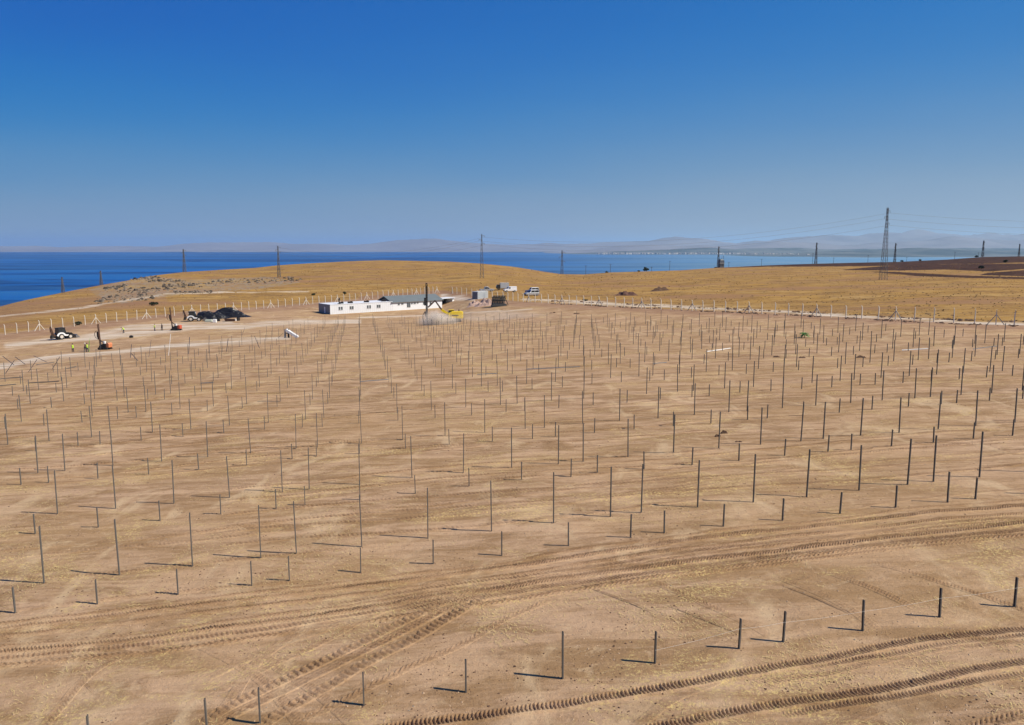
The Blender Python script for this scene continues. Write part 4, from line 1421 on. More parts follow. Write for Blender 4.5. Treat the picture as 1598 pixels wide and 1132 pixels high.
a, b = at(88, 531), at(108, 527.8)
backhoe((a + b) / 2, math.atan2(b.y - a.y, b.x - a.x) - .25, 'white and black backhoe loader parked on the pale road at far left')
a = at(303, 501.5)
backhoe(a, R(14), 'white and black backhoe loader parked before the black piles')


def crawler(root, L, w, m=M_BLACK, gauge=1.2, h=.55):
    for sy in (-1, 1):
        n = 8
        prof = [(-L / 2 + h / 2 + h / 2 * math.cos(R(90 + i * 180 / n)), h / 2 + h / 2 * math.sin(R(90 + i * 180 / n))) for i in range(n + 1)]
        prof += [(L / 2 - h / 2 + h / 2 * math.cos(R(-90 + i * 180 / n)), h / 2 + h / 2 * math.sin(R(-90 + i * 180 / n))) for i in range(n + 1)]
        t = MB().prism(prof, sy * gauge - w / 2, sy * gauge + w / 2).build('crawler_track', m, root)
        mb = MB()
        for i in range(4):
            x = -L / 2 + h / 2 + i * (L - h) / 3
            mb.tube((x, sy * (gauge + w / 2), h / 2), (x, sy * (gauge + w / 2 + .04), h / 2), h * .32, n=10)
        mb.build('track_roller', M_DSTEEL, t)


def excavator():
    g = at(708, 503)
    s_ = g.y / F0
    print('EXC', g)
    root = empty('drilling_excavator', g, R(180 + 8), 'yellow crawler excavator carrying a tall black drilling mast in the dust', 'excavator')
    root.scale = (1.0, 1.12, 1.12)
    crawler(root, 3.9, .6, M_BLACK, 1.15, .85)
    MB().tube((0, 0, .8), (0, 0, 1.1), .8, n=16).build('turntable', M_DSTEEL, root)
    MB().prism([(-2.3, .95), (1.5, .95), (1.5, 2.1), (.4, 2.6), (-2.1, 2.7), (-2.5, 2.0)], -.45, 1.35).build('body', M_YELLOW, root, bevel=.08)
    MB().box((-2.1, -.35, 1.8), (.85, 1.9, 1.5)).build('counterweight', M_YELLOW, root, bevel=.12)
    MB().prism([(-.2, 1.1), (1.5, 1.1), (1.6, 1.9), (1.2, 2.85), (-.1, 2.85)], -1.25, -.48).build('cab', M_GLASS, root, bevel=.05)
    MB().box((.55, -.86, 2.9), (1.5, .95, .1)).build('cab_roof', M_YELLOW, root)
    MB().box((-.3, 1.38, 1.75), (1.8, .05, .22)).build('side_stripe', M_DARK, root)
    MB().tube((-1.4, .5, 2.6), (-1.4, .5, 3.1), .14, n=8).build('exhaust', M_DSTEEL, root)
    mb = MB()
    mb.bar((1.0, -.3, 1.7), (3.2, -.3, 3.0), .45, .55)
    mb.build('boom', M_YELLOW, root)
    mb = MB()
    mb.bar((3.1, -.3, 2.9), (4.9, -.3, 5.2), .38, .36)
    mb.bar((4.9, -.3, 5.2), (6.8, -.3, 3.6), .34, .34)
    mb.bar((2.2, -.3, 2.0), (3.9, -.3, 3.6), .14)
    mb.build('stick', M_BROWN, root)
    mx = (708 - 666.5) * s_
    top = (503 - 450.5) * s_
    mb = MB()
    for sx in (-.22, .22):
        for sy in (-.22, .22):
            mb.bar((mx + sx, -.3 + sy, .25), (mx + sx, -.3 + sy, top), .12)
    n = 14
    for i in range(n):
        z0, z1 = .25 + (top - .25) * i / n, .25 + (top - .25) * (i + 1) / n
        mb.bar((mx - .22, -.5, z0), (mx + .22, -.5, z1), .07)
        mb.bar((mx - .22, -.1, z1), (mx + .22, -.1, z0), .07)
    mb.bar((mx, -.3, .25), (mx, -.3, top * .98), .22)
    mb.build('mast', M_DSTEEL, root)
    mb = MB()
    mb.box((mx + .35, -.3, top * .55), (.7, .7, 1.8))
    mb.box((mx + .3, -.3, top * .22), (.55, .6, 1.1))
    mb.build('drill_head', M_DSTEEL, root)
    MB().bar((mx, -.3, top), (mx, -.3, top + .35), .5, .3).build('crown_block', M_DSTEEL, root)
    mb = MB()
    p = [(mx + .4, -.5, top * .3), (mx + 1.0, -.6, top * .2), (mx + 1.15, -.6, .6), (mx + .9, -.5, .1)]
    for a, b in zip(p[:-1], p[1:]):
        mb.tube(a, b, .09, n=6)
    mb.build('hose', M_BLACK, root)


excavator()


def rig(loc, rz, hgt, paint, label, lean=.05, sc_=1.):
    root = empty('post_driving_rig', loc, rz, label, 'driving rig', 'post driving rigs on the haul road')
    root.scale = (sc_,) * 3
    crawler(root, 2.3, .32, M_BLACK, .62, .5)
    MB().prism([(-1.35, .45), (-.75, .45), (-.7, 1.35), (-1.2, 1.45), (-1.4, 1.2)], -.55, .55).build('engine_hood', paint, root, bevel=.06)
    MB().prism([(-.72, .5), (.5, .5), (.6, .95), (.1, 1.2), (-.7, 1.25)], -.6, .6).build('engine_block', M_DSTEEL, root, bevel=.05)
    MB().box((-.15, .2, 1.5), (.35, .45, .5)).build('control_panel', M_HELM, root)
    MB().box((.55, 0, .62), (.6, 1.4, .4)).box((.2, -.3, 1.2), (.5, .5, .5)).build('chassis', M_DSTEEL, root)
    mb = MB()
    t = Vector((1.0 + lean * hgt, 0, hgt))
    b = Vector((1.0, 0, .12))
    for sy in (-.16, .16):
        mb.bar(b + Vector((0, sy, 0)), t + Vector((0, sy, 0)), .12, .10)
    for i in range(12):
        p = b.lerp(t, (i + .5) / 12)
        mb.bar(p + Vector((0, -.16, 0)), p + Vector((0, .16, .08)), .06)
    mb.bar(b.lerp(t, .0), b.lerp(t, .85), .20, .14)
    mb.build('mast', M_BROWN, root)
    p = b.lerp(t, .58)
    mb = MB().box(p + Vector((.22, 0, 0)), (.4, .42, 1.15)).box(p + Vector((.22, 0, -.8)), (.26, .26, .5))
    mb.build('hammer', M_DSTEEL, root)
    mb = MB()
    pr = None
    for i in range(11):
        a = R(80 + i * 20)
        q = p + Vector((.3, -.3, -.1)) + Vector((-.55 * math.cos(a) * .9 + .55, 0, .75 * math.sin(a)))
        if pr:
            mb.tube(pr, q, .05, n=6)
        pr = q
    mb.build('hose', M_BLACK, root)
    mb = MB()
    mb.bar((-.3, 0, 1.1), b.lerp(t, .35), .14)
    mb.bar((.5, .3, .6), b.lerp(t, .25), .1)
    mb.build('lift_cylinder', M_DSTEEL, root)
    for sy in (-.5, .5):
        MB().bar((-1.1, sy, .15), (-1.5, sy, .05), .14).build('outrigger', M_DSTEEL, root)


rig(at(164, 545.5), R(168), 5.25, M_ORANGE, 'orange and black post driving rig with upright mast beside the workers')
rig(at(275, 515.8), R(172), 6.0, M_RED, 'red post driving rig with slanting mast near the second backhoe', .07)


# ------------------------------------------------------------------ workers
def person(loc, rz, label, vest=True, pose='stand', helm=M_HELM, h=1.75):
    root = empty('person', loc, rz, label, 'person')
    k = h / 1.75
    if pose == 'bend':
        hip = Vector((-.12, 0, .92))
        chest = Vector((.18, 0, 1.28))
        neck = Vector((.34, 0, 1.40))
        head = Vector((.46, 0, 1.46))
    else:
        hip = Vector((0, 0, .95))
        chest = Vector((.01, 0, 1.28))
        neck = Vector((0, 0, 1.50))
        head = Vector((.02, 0, 1.66))
    V, E, Rd = [], [], []

    def v(p, r, par=None):
        V.append(tuple(Vector(p) * k))
        Rd.append(r * k)
        if par is not None:
            E.append((par, len(V) - 1))
        return len(V) - 1
    ih = v(hip, .15)
    ic = v(chest, .155, ih)
    inn = v(neck, .055, ic)
    v(head, .098, inn)
    v(head + (head - neck).normalized() * .10, .075, len(V) - 1)
    hands = []
    for sy in (-1, 1):
        a = v(hip + Vector((0, sy * .10, -.08)), .10, ih)
        step = .10 * sy if pose != 'bend' else .06 * sy
        kn = v((step * .8 + .03, sy * .12, .50), .066, a)
        an = v((step, sy * .13, .09), .045, kn)
        v((step + .17, sy * .14, .035), .035, an)
        sh = v(chest + Vector((0, sy * .20, .12)), .062, ic)
        if pose == 'point' and sy > 0:
            el, wr = chest + Vector((.22, sy * .26, -.06)), chest + Vector((.44, sy * .18, .06))
        elif pose == 'bend':
            el, wr = chest + Vector((.12, sy * .24, -.22)), chest + Vector((.26, sy * .16, -.44))
        elif pose == 'hold':
            el, wr = chest + Vector((.10, sy * .28, -.16)), chest + Vector((.34, sy * .14, -.10))
        else:
            el, wr = chest + Vector((-.03, sy * .27, -.17)), chest + Vector((.06, sy * .29, -.43))
        e = v(el, .045, sh)
        w = v(wr, .032, e)
        d = (wr - el).normalized()
        pm = wr + d * .07
        p_ = v(pm, .030, w)
        side = d.cross(Vector((0, 0, 1)))
        if side.length < .1:
            side = Vector((1, 0, 0))
        side.normalize()
        for q, ln in ((-1.5, .065), (-.5, .08), (.5, .085), (1.5, .07)):
            v(pm + side * q * .019 + d * ln + Vector((.01, 0, 0)), .0095, p_)
        v(wr + side * .05 * sy + d * .05, .011, w)
    me = bpy.data.meshes.new('body')
    me.from_pydata(V, E, [])
    o = bpy.data.objects.new('body', me)
    col.objects.link(o)
    o.parent = root
    md = o.modifiers.new('skin', 'SKIN')
    for i, r in enumerate(Rd):
        me.skin_vertices[0].data[i].radius = (r, r)
    me.skin_vertices[0].data[ih].use_root = True
    sb = o.modifiers.new('sub', 'SUBSURF')
    sb.levels = sb.render_levels = 1
    me.materials.append(M_SKIN)
    # clothes over the body
    mb = MB()
    mb.tube((hip + Vector((0, 0, -.12))) * k, (hip + (chest - hip) * .5) * k, .18 * k, .175 * k, 12)
    mb.tube((hip + (chest - hip) * .5) * k, (chest + (neck - chest) * .45) * k, .175 * k, .19 * k, 12)
    mb.tube((chest + (neck - chest) * .45) * k, (neck - (neck - chest) * .1) * k, .19 * k, .08 * k, 12)
    mb.build('vest' if vest else 'jacket', M_VEST if vest else M_CLOTH, root, smooth=False)
    mb = MB()
    mt = MB()
    for c, sy in enumerate((-1, 1)):
        step = .10 * sy if pose != 'bend' else .06 * sy
        a = hip + Vector((0, sy * .10, -.02))
        mt.tube(a * k, Vector((step * .8 + .03, sy * .12, .50)) * k, .115 * k, .085 * k, 8)
        mt.tube(Vector((step * .8 + .03, sy * .12, .50)) * k, Vector((step, sy * .13, .10)) * k, .085 * k, .07 * k, 8)
    mt.build('trousers', M_JEAN, root)
    for sy in (-1, 1):
        step = .10 * sy if pose != 'bend' else .06 * sy
        MB().box(Vector((step + .07, sy * .135, .045)) * k, (.30 * k, .11 * k, .10 * k), taper=.8).build('boot', M_CLOTH, root)
    up = (head - neck).normalized()
    MB().tube((head + up * .04) * k, (head + up * .115) * k, .125 * k, .10 * k, 12).tube((head + up * .115) * k, (head + up * .16) * k, .10 * k, .04 * k, 12).build('helmet' if helm is M_HELM else 'hair', helm, root)
    f = up.cross(Vector((0, 1, 0))) * -1
    MB().tube((head + f * .08) * k, (head + f * .125 - up * .015) * k, .012 * k, .02 * k, 5).build('nose', M_SKIN, root)
    return root


person(at(114, 550), R(-60), 'worker in a yellow vest standing alone left of the orange rig', True, 'stand', M_CLOTH)
person(at(133, 549), R(-20), 'worker in dark clothes with white helmet facing the orange rig', False, 'hold')
person(at(136.2, 549.3), R(-10), 'worker in a bright yellow vest, nearest the green staff', True, 'hold', M_CLOTH)
person(at(193, 520), R(180), 'worker in a yellow vest bending over on the pale road', True, 'bend', M_CLOTH)
person(at(241.5, 516.6), R(40), 'worker in a yellow vest left of the red rig', True, 'point', M_CLOTH)
person(at(253, 515.8), R(170), 'worker all in black standing next to the red rig', False, 'stand', M_CLOTH)
g = at(139, 549.5)
tag(MB().bar((0, 0, 0), (.10, .2, 2.2), .13, .05).bar((.1, .2, 2.2), (.3, .3, 2.8), .08, .04).build('survey_staff', mat('green_staff', (.16, .42, .05), .6), None, g), 'green staff standing upright beside the yellow vested workers', 'staff')
tag(MB().box((0, 0, .25), (.8, .5, .5)).box((0, 0, .55), (.5, .3, .12)).build('black_case', M_DARK, None, at(205, 527.5), bevel=.03), 'small black case lying on the pale road', 'case')


# ------------------------------------------------------------------ piles and loose material
def heap(name, loc, L, Wd, H, m, rz, label, cat, seed, flat=.35, rough=.25, kind=None, n=34):
    V = []
    for i in range(n):
        for j in range(n):
            x, y = -1 + 2 * i / (n - 1), -1 + 2 * j / (n - 1)
            r = max(abs(x), abs(y)) * .35 + .65 * math.hypot(x, y)
            e = 1 - float(sst((r - flat) / (1 - flat)))
            nz = float(fbm(np.array(x * 2.6 + seed), np.array(y * 2.6), 4, seed))
            z = H * e * (1 + rough * nz) - .12 * (1 - e)
            V.append((x * L / 2 * (1 + .07 * nz), y * Wd / 2 * (1 + .07 * nz), z))
    V = np.array(V)
    c, s_ = math.cos(rz), math.sin(rz)
    X, Y = loc.x + V[:, 0] * c - V[:, 1] * s_, loc.y + V[:, 0] * s_ + V[:, 1] * c
    V[:, 2] += terr(X, Y, False) - loc.z
    o = grid_mesh(name, V, n, n, m, smooth=n > 50)
    o.location = loc
    o.rotation_euler = (0, 0, rz)
    return tag(o, label, cat, None, kind)


heap('black_pile', at(327, 497.5), 13.5, 6.0, 1.9, M_TARP, R(12), 'left pile of black sheeting right behind the second backhoe', 'pile', 3, .2, .38, None, 70)
heap('black_pile', at(358, 495), 15.5, 6.0, 2.0, M_TARP, R(8), 'right pile of black sheeting by the fence, broadest of the two', 'pile', 8, .2, .38, None, 70)
heap('rubble_heap', at(741, 477), 6.5, 4.5, 1.3, M_RUBBLE, .2, 'pinkish rubble heap before the small grey container', 'heap', 12, .1, .6)
heap('rubble_heap', at(757, 477), 7.5, 5.0, 1.9, M_RUBBLE, .1, 'larger pinkish rubble heap beside the stacked frames', 'heap', 14, .15, .5)
heap('earth_heap', at(977, 463), 12, 6, 1.5, M_MOUND, -.2, 'reddish dark earth heap in the dry grass beyond the fence', 'heap', 19, .1, .7)
heap('earth_heap', at(1031, 455), 12, 3.5, 1.3, M_CLOD, .3, 'thin dark earth heap in the dry grass, right of the reddish one', 'heap', 23, .1, .7)
for i, (px, py, L, lab) in enumerate(((1212, 558, 1.9, 'left low dark soil heap below the green shrub'), (1252, 559, 1.7, 'middle low dark soil heap below the green shrub'), (1342, 558.5, 2.6, 'right low dark soil heap, nearest the photo edge'),
                                      (1130, 676, .9, 'dark clod pile left of a tall post in the middle ground'), (1152, 691, 1.1, 'dark clod pile lowest in the middle ground cluster'), (1120, 682, .8, 'small dark clod pile beside the tall post'),
                                      (862, 489, 3.0, 'low dark heap left at the far end of the field'), (900, 490, 3.0, 'low dark heap right at the far end of the field'))):
    heap('soil_heap', at(px, py), L, L * .45, (.22 + .04 * L) * .6, M_CLOD, -.1, lab, 'heap', 30 + i, .1, .9, n=20)


def frames_stack():
    g = at(780, 478)
    root = empty('steel_frame_stack', g, .1, 'stack of dark steel frames beside the rubble heaps', 'frame stack')
    root.scale = (1.15, 1.15, 1.3)
    rnd = random.Random(5)
    for i in range(9):
        mb = MB()
        y = -1.1 + i * .28
        sk = rnd.uniform(-.25, .25)
        h = rnd.uniform(1.9, 2.6)
        for x in (-1.6, -.9, -.2, .5, 1.2):
            mb.bar((x + sk - .3, y, 0), (x + sk, y + .1, h), .10)
        for z in (.3, h * .6, h - .05):
            mb.bar((-1.9 + sk, y, z), (1.5 + sk, y + .05, z), .09)
        mb.build('frame', M_FRAME if i % 2 else M_DSTEEL, root)
    MB().prism([(-2.4, 0), (2.1, 0), (1.7, .5), (-1.8, .7)], -1.2, 1.3).build('packed_profiles', mat('dull_profiles', (.075, .08, .08), .7, .2, .4, 2), root)
    for sx in (-1, 1):
        MB().bar((sx * 2.3, -.6, 0), (sx * 1.4, 0, 2.1), .12).build('prop', M_DSTEEL, root)


frames_stack()


def white_chute():
    g = at(448, 527.5)
    s_ = g.y / F0
    root = empty('profile_trestle', g, .2, 'grey steel trestle holding up the bright white profile', 'trestle')
    for x in (-.45, .25):
        mb = MB()
        mb.bar((x, -.2, 0), (x + .12, 0, 1.9), .22, .18)
        mb.bar((x + .2, .3, 0), (x + .12, 0, 1.9), .14)
        mb.build('leg', M_DSTEEL if x > 0 else mat('grey_leg', (.25, .25, .26), .6), root)
    MB().bar((-.5, 0, 1.0), (.5, 0, 1.0), .2).build('rail', M_STEEL, root)
    a, b = Vector((g.x - .5 * s_, g.y - .1, g.z + 12.3 * s_)), Vector((g.x + 18.5 * s_, g.y - .6, g.z + .9 * s_))
    mb = MB()
    mb.bar(a - g, b - g, .6, .5)
    mb.bar(a - g + Vector((0, .25, .3)), b - g + Vector((0, .25, .3)), .08, .2)
    tag(mb.build('white_profile', M_WHITE, None, g), 'bright white steel profile sloping down from the trestle', 'steel profile')


white_chute()
tag(MB().box((0, 0, .35), (2.1, .9, .55), taper=.9).box((0, 0, .66), (1.8, .7, .08)).build('tool_trailer', mat('green_white_box', (.5, .55, .45), .6), None, at(326, 502.6), bevel=.04), 'low pale green trailer box beside the second backhoe', 'box')
tag(MB().box((0, 0, .45), (.95, .8, .9)).box((0, 0, .93), (.7, .6, .08)).build('water_tank', M_WHITE, None, at(335.3, 503.6), bevel=.06), 'white cube tank on the pale ground below the black piles', 'tank')
tag(MB().box((0, 0, .4), (.8, .7, .8)).tube((0, 0, .8), (0, 0, 1.1), .2).build('generator', M_DSTEEL, None, at(341, 501.5), bevel=.05), 'dark generator box right of the white cube tank', 'generator')
root = empty('steel_skip', at(359.5, 501.8), .1, 'low brown steel skip standing alone below the black piles', 'skip')
MB().add([(-1.3, -.5, 0), (1.2, -.5, 0), (1.2, .5, 0), (-1.3, .5, 0), (-1.6, -.65, .8), (1.4, -.65, .6), (1.4, .65, .6), (-1.6, .65, .8)],
         [(0, 3, 2, 1), (0, 1, 5, 4), (1, 2, 6, 5), (2, 3, 7, 6), (3, 0, 4, 7)]).build('tub', M_BROWN, root)
MB().box((0, 0, .55), (2.4, .9, .06)).build('load', M_DSTEEL, root)
tag(MB().tube((0, 0, 0), (0, .1, .9), .45, .5, 12).tube((-.5, 0, .2), (.5, 0, .35), .12).build('steel_drum', M_DSTEEL, None, at(372, 500.8)), 'dark steel drum at the right end of the brown skip', 'drum')
tag(MB().box((0, 0, .3), (.6, .5, .6), taper=.8).build('white_sack', M_WHITE, None, at(367.3, 501.2), bevel=.08), 'white sack lying between the brown skip and the drum', 'sack')


# ------------------------------------------------------------------ hilltop hut
def hut():
    Y = 790
    px = 1123
    X = (px - 799) / F0 * Y
    g = Vector((X, Y, zt(X, Y)))
    s_ = Y / F0
    top = (16 + (HY - 406) / F0 * Y) - g.z
    root = empty('hilltop_hut', g, .2, 'dark square lookout hut with antennas on the skyline', 'hut')
    w = 7.0 * s_
    MB().box((0, 0, top / 2 - .8), (w, w, top + 1.6)).build('wall', mat('hut_wall', (.10, .115, .13), .8), root)
    MB().box((w * .5 + .05, 0, top * .45), (.1, w * .9, top * .85)).build('painted_sunlit_side', M_CONC, root)  # pale sheet paints sunlight onto the sun-facing side of the dark hut
    MB().box((0, 0, top * .62), (w + .3, w + .3, top * .07)).build('ledge', M_CONCD, root)
    MB().box((0, 0, top + .5), (w * .75, w * .75, 1.0), taper=.7).build('roof', M_ROOF, root)
    MB().box((-w * .95, 0, 0), (w * 1.0, w * .6, 2.0)).build('annex', M_DSTEEL, root)
    for x, h in ((w * .45, 4.2), (w * .1, 2.6)):
        MB().bar((x, 0, top), (x, 0, top + h), .3).build('antenna', M_LATT, root)
    for x in (-.25, .2):
        MB().box((w * x, -w / 2 - .04, top * .4), (w * .2, .08, top * .25)).build('window', M_DARK, root)


hut()


# ------------------------------------------------------------------ plants
def leafy(name, loc, wd, ht, label, cat, m=M_DLEAF, n=260, leaf=.25, seed=0, group=None):
    rnd = random.Random(seed)
    root = empty(name, loc, 0, label, cat, group)
    mb = MB()
    for i in range(5):
        a = rnd.uniform(0, 6.28)
        mb.tube((0, 0, -.1), (math.cos(a) * wd * .25, math.sin(a) * wd * .25, ht * .6), wd * .03, wd * .012, 5)
    mb.build('stem', M_BARK, root)
    mb = MB()
    lobes = [(rnd.uniform(-.3, .3) * wd, rnd.uniform(-.3, .3) * wd, rnd.uniform(.35, .75) * ht, rnd.uniform(.2, .34)) for _ in range(7)]
    for i in range(n):
        lx, ly, lz, lr = rnd.choice(lobes)
        d = Vector((rnd.gauss(0, 1), rnd.gauss(0, 1), rnd.gauss(0, 1))).normalized() * rnd.uniform(.5, 1)
        c = Vector((lx + d.x * lr * wd, ly + d.y * lr * wd, max(.05, lz + d.z * lr * ht)))
        a = Vector((rnd.gauss(0, 1), rnd.gauss(0, 1), rnd.gauss(0, .6))).normalized() * leaf
        b = a.cross(Vector((rnd.gauss(0, 1), rnd.gauss(0, 1), rnd.gauss(0, 1)))).normalized() * leaf * .5
        mb.add([c - a * .5, c + b, c + a, c - b], [(0, 1, 2, 3)])
    mb.build('foliage', m, root)
    return root


def green_shrub():
    g = at(1255, 527.5)
    root = empty('green_shrub', g, 0, 'single bright green shrub growing among the posts on the right', 'shrub')
    root.scale = (1.1, 1.1, 1.9)
    rnd = random.Random(3)
    MB().tube((0, 0, -.1), (.03, 0, .4), .06, .04, 6).build('stem', M_BARK, root)
    mb = MB()
    for i in range(46):
        a = rnd.uniform(0, 6.283)
        L = rnd.uniform(.6, 1.25)
        up = rnd.uniform(.1, .75)
        p = Vector((0, 0, .3))
        d = Vector((math.cos(a), math.sin(a), up)).normalized()
        side = Vector((-math.sin(a), math.cos(a), 0))
        pts = []
        for q in range(6):
            t = q / 5
            c = p + d * L * t + Vector((0, 0, -.45 * t * t * L))
            w = .11 * (math.sin(math.pi * min(1, t * .9 + .12))) + .01
            pts.append((c - side * w, c + side * w))
        for (a0, b0), (a1, b1) in zip(pts[:-1], pts[1:]):
            mb.add([a0, b0, b1, a1], [(0, 1, 2, 3)])
    mb.build('foliage', M_LEAF, root)


green_shrub()


def far_pt(px, Y):
    X = (px - 799) / F0 * Y
    return Vector((X, Y, zt(X, Y)))


leafy('dark_bush', far_pt(1007, 712), 5.0, 3.6, 'round dark bush alone on the skyline dip right of the small poles', 'bush', leaf=.9, seed=2)
leafy('dark_bush', far_pt(996, 712), 2.6, 1.3, 'tiny dark bush just left of the round skyline bush', 'bush', leaf=.6, n=120, seed=4)
leafy('dark_bush', far_pt(946, 690), 2.4, 1.4, 'tiny dark bush on the skyline in the dip', 'bush', leaf=.6, n=120, seed=5)
leafy('dark_bush', at(1569, 410.5), 4.0, 2.6, 'dark bush on the ploughed field nearest the right edge', 'bush', leaf=.8, seed=6)
leafy('dark_bush', at(1531, 419.5), 3.0, 2.0, 'dark bush lower on the ploughed field at the right', 'bush', leaf=.7, seed=7)
leafy('dark_bush', far_pt(1518, 985), 4.5, 2.6, 'bush on the ploughed skyline beside the last pylons', 'bush', leaf=.8, seed=8)
leafy('dark_bush', far_pt(1431, 925), 3.2, 2.0, 'small bush on the skyline right of the thin pylon', 'bush', leaf=.7, seed=9)
leafy('dark_bush', far_pt(1403, 915), 3.2, 1.8, 'small bush on the skyline below the thin pylon', 'bush', leaf=.7, seed=10)
leafy('dark_bush', at(489, 462), 1.6, 1.0, 'small dark bush beyond the fence, left of the chimney', 'bush', leaf=.3, n=150, seed=11)
leafy('dark_bush', at(537.5, 460), 1.6, 1.3, 'small dark bush beyond the fence above the white cabins', 'bush', leaf=.3, n=150, seed=12)
leafy('dark_bush', at(240, 477.5), 3.0, 1.4, 'dark bush in the dry grass below the rocky outcrop', 'bush', leaf=.4, n=200, seed=13)
leafy('dark_bush', at(122, 507.5), 2.4, 1.2, 'low dark bush by the fence above the first backhoe', 'bush', leaf=.35, n=160, seed=14)
leafy('dark_bush', at(913, 470.5), 1.4, .8, 'small dark bush on the grass right of the parked cars', 'bush', leaf=.25, n=100, seed=15)


# ------------------------------------------------------------------ stones, clods, stubble (nobody could count them)
def scatter(name, m, pts, smin, smax, seed, flat=.6):
    r = np.random.default_rng(seed)
    base = np.array([(-1, 0, -.2), (-.3, -.9, -.2), (.8, -.6, -.2), (.9, .5, -.2), (0, 1, -.2), (-.5, -.2, .8), (.5, -.1, .7), (.1, .5, .75)], float)
    faces = [(0, 1, 5), (1, 2, 6, 5), (2, 3, 6), (3, 4, 7, 6), (4, 0, 5, 7), (5, 6, 7), (0, 4, 3, 2, 1)]
    V, F = [], []
    for x, y, k in pts:
        s_ = r.uniform(smin, smax) * k * (r.random() ** 1.2 + .35)
        a = r.uniform(0, 6.28)
        b = base * (1 + r.uniform(-.3, .3, base.shape))
        c, sn = math.cos(a), math.sin(a)
        o = len(V)
        z = zt(x, y)
        for q in b:
            V.append((x + (q[0] * c - q[1] * sn) * s_, y + (q[0] * sn + q[1] * c) * s_, z + q[2] * s_ * flat))
        F += [tuple(i + o for i in f) for f in faces]
    me = bpy.data.meshes.new(name)
    me.from_pydata(V, [], F)
    me.materials.append(m)
    o = bpy.data.objects.new(name, me)
    col.objects.link(o)
    return tag(o, kind='stuff')


def region_pts(n, y0, y1, seed, clump=0.):
    r = np.random.default_rng(seed)
    out = []
    while len(out) < n:
        y = y0 * (y1 / y0) ** r.random()
        x = r.uniform(-.72, .72) * y
        if clump and float(fbm(np.array(x / 3.5), np.array(y / 3.5), 3, seed)) < clump * (.3 + r.random()):
            continue
        out.append((x, y, 1.))
    return out


_r = np.random.default_rng(77)
spoil = [(p[4] + _r.normal(0, .13), p[5] + _r.normal(0, .11), 1.) for p in posts if p[5] < 75 for _ in range(9)]
scatter('post_spoil', M_CLOD, spoil[::2], .012, .040, 33, .8)
scatter('post_spoil', mat('turned_soil', (.30, .19, .11), .95, 0, .3, 6), spoil[1::2], .015, .05, 34, .8)
scatter('soil_clods', M_CLOD, region_pts(5200, 23, 95, 1, .35), .015, .055, 1)
scatter('sandy_clods', mat('sandy_soil', (.46, .32, .20), .95, 0, .2, 6), region_pts(5200, 23, 80, 41, .2), .015, .05, 41)
scatter('pale_stones', M_STONE, region_pts(1500, 23, 95, 2, .3), .012, .045, 2)
scatter('grass_clods', mat('brown_grass_clump', (.20, .125, .055), .95, 0, .4, .3), [(x, y, 1) for x, y, k in region_pts(2400, 170, 700, 5, .3) if y > np.interp(799 + F0 * x / y, FN[:, 0], FN[:, 2]) * 1.05 and y < np.interp(799 + F0 * x / y, CN[:, 0], CN[:, 2])], .15, .5, 6, .5)


def tufts():
    r = np.random.default_rng(21)
    V, F = [], []
    n = 0
    while n < 3600:
        y = 150 * (700 / 150) ** r.random()
        x = r.uniform(-.72, .72) * y
        px = 799 + F0 * x / y
        if y < np.interp(px, FN[:, 0], FN[:, 2]) * 1.04 or y > np.interp(px, CN[:, 0], CN[:, 2]):
            continue
        if float(fbm(np.array(x / 26), np.array(y / 26), 3, 5)) < r.uniform(-.8, .5):
            continue
        n += 1
        z = zt(x, y)
        s_ = r.uniform(.10, .24) * (.6 + y / 600)
        for q in range(3):
            a = r.uniform(0, 3.14)
            d = np.array([math.cos(a), math.sin(a), 0]) * s_
            t = np.array([r.normal(0, .2), r.normal(0, .2), r.uniform(.5, 1)]) * s_
            p = np.array([x, y, z - .03])
            o = len(V)
            V += [tuple(p - d * .6), tuple(p + d * .6), tuple(p + d * .9 + t), tuple(p + t * 1.2), tuple(p - d * .9 + t)]
            F.append((o, o + 1, o + 2, o + 3, o + 4))
    me = bpy.data.meshes.new('dry_tufts')
    me.from_pydata(V, [], F)
    me.materials.append(mat('dry_tuft', (.36, .24, .095), .95, 0, .45, .12))
    o = bpy.data.objects.new('dry_tufts', me)
    col.objects.link(o)
    tag(o, kind='stuff')


tufts()


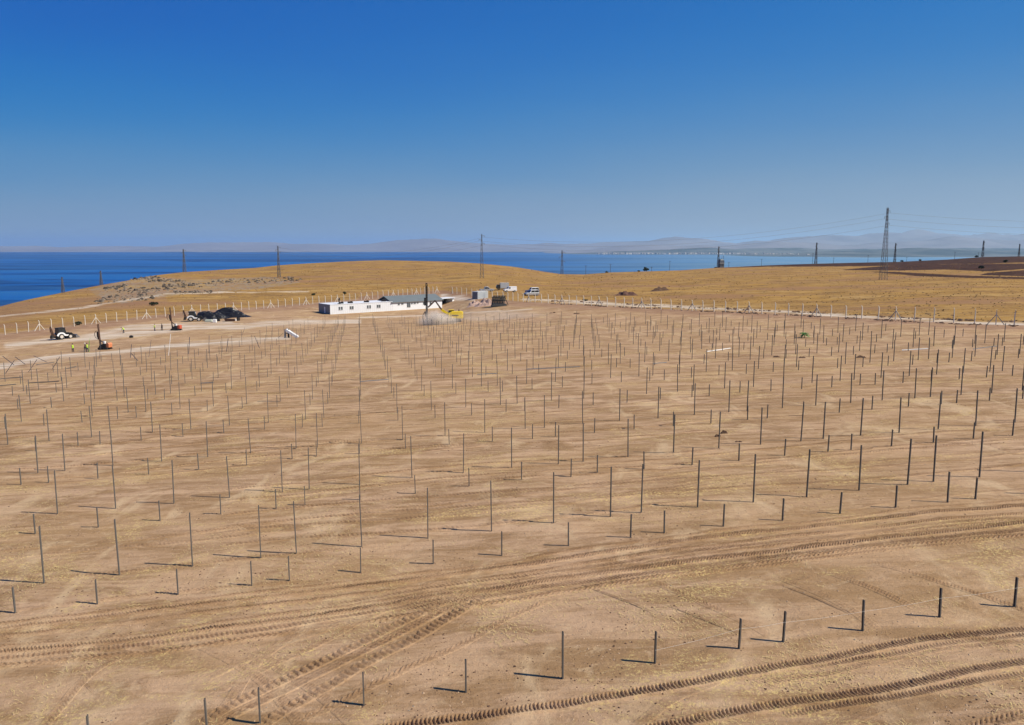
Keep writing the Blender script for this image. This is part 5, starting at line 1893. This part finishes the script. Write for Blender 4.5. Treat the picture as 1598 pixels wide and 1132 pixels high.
def outcrop():
    r = np.random.default_rng(4)
    pts = []
    bands = [((150, 470), (240, 462), 7), ((180, 455), (280, 452), 6), ((230, 436), (290, 440), 5), ((255, 447), (340, 444), 4), ((270, 457), (330, 456.5), 2.5), ((330, 441), (470, 436), 5), ((205, 436), (245, 433), 2.5),
             ((165, 452), (200, 446), 3)]
    for i in range(900):
        a, b, w = bands[r.integers(len(bands))]
        t = r.random()
        px, py = a[0] + (b[0] - a[0]) * t, a[1] + (b[1] - a[1]) * t + r.normal(0, w * .4)
        g = at(px, py)
        pts.append((g.x, g.y, g.y / 350))
    scatter('outcrop_rocks', mat('brown_outcrop_rock', (.20, .155, .11), .95, 0, .35, 1, .3), pts[:430], .3, .95, 8, .8)
    scatter('outcrop_scrub', mat('dark_weathered_rock', (.07, .055, .04), .95, 0, .4, 1), pts[430:], .3, 1.1, 9, .75)
    # cut bank and low scrub along the right gravel track
    q = []
    for i in range(1500):
        px = r.uniform(860, 1640)
        py = np.interp(px, [806, 860, 950, 1100, 1250, 1400, 1500, 1640], [471, 473.4, 477.6, 485.3, 492, 500.8, 505.3, 510]) + r.choice([-5.2, 1.0]) * (.7 + .3 * (px - 860) / 700) + r.normal(0, .5)
        if float(vnoise(np.array(px / 17.), np.array(.5), 4)) < r.uniform(-.6, .5):
            continue
        g = at(px, py)
        q.append((g.x, g.y, 1))
    scatter('track_side_scrub', M_CLOD, q, .16, .5, 10, .6)


outcrop()


def stubble():
    r = np.random.default_rng(12)
    V, F = [], []
    for x, y, k in region_pts(16000, 23, 95, 12, .42):
        z = zt(x, y)
        a = r.uniform(0, 3.14)
        L = r.uniform(.06, .22)
        d = np.array([math.cos(a) * L, math.sin(a) * L, 0])
        n = np.array([-math.sin(a), math.cos(a), 0]) * .007
        p = np.array([x, y, z + .012 + r.uniform(0, .02)])
        h = np.array([0, 0, r.uniform(0, .05)])
        o = len(V)
        V += [tuple(p - n), tuple(p + n), tuple(p + d + n + h), tuple(p + d - n + h)]
        F.append((o, o + 1, o + 2, o + 3))
    me = bpy.data.meshes.new('straw_litter')
    me.from_pydata(V, [], F)
    me.materials.append(M_STRAWB)
    o = bpy.data.objects.new('straw_litter', me)
    col.objects.link(o)
    tag(o, kind='stuff')


stubble()


# ------------------------------------------------------------------ dust thrown up by the drilling mast
def dust(name, c, size, dens, seed, rise=0.):
    # a thin billow, denser towards its middle
    m = bpy.data.materials.new('dusty_air')
    m.use_nodes = True
    n = m.node_tree
    n.nodes.clear()
    o_ = n.nodes.new('ShaderNodeOutputMaterial')
    v = n.nodes.new('ShaderNodeVolumePrincipled')
    v.inputs['Color'].default_value = (.96, .88, .77, 1)
    tc = n.nodes.new('ShaderNodeTexCoord')
    no = n.nodes.new('ShaderNodeTexNoise')
    no.inputs['Scale'].default_value = 1.8
    no.inputs['Detail'].default_value = 4
    n.links.new(tc.outputs['Object'], no.inputs['Vector'])
    ln = n.nodes.new('ShaderNodeVectorMath')
    ln.operation = 'LENGTH'
    n.links.new(tc.outputs['Object'], ln.inputs[0])
    k = NT(n)
    fall = k.ramp(ln.outputs['Value'], .25, 1.0, 1, 0)
    nz = k.ramp(no.outputs['Fac'], .33, .68, .05, 1)
    n.links.new(k.math('MULTIPLY', k.math('MULTIPLY', fall, nz), dens), v.inputs['Density'])
    n.links.new(v.outputs[0], o_.inputs['Volume'])
    bm = bmesh.new()
    bmesh.ops.create_icosphere(bm, subdivisions=3, radius=1)
    me = bpy.data.meshes.new(name)
    bm.to_mesh(me)
    bm.free()
    me.materials.append(m)
    o = bpy.data.objects.new(name, me)
    o.scale = size
    o.location = c
    col.objects.link(o)
    return tag(o, kind='stuff')


g = at(681, 507)
dust('dust_cloud', g + Vector((.4, 0, 1.0)), (6.6, 3.4, 2.4), 1.3, 1)
g = at(671, 508)
dust('dust_cloud', g + Vector((.9, .3, 1.3)), (3.4, 2.2, 3.8), 1.25, 2)
g = at(775, 500)
dust('dust_cloud', g + Vector((0, 0, .9)), (20, 8, 2.2), .09, 3)
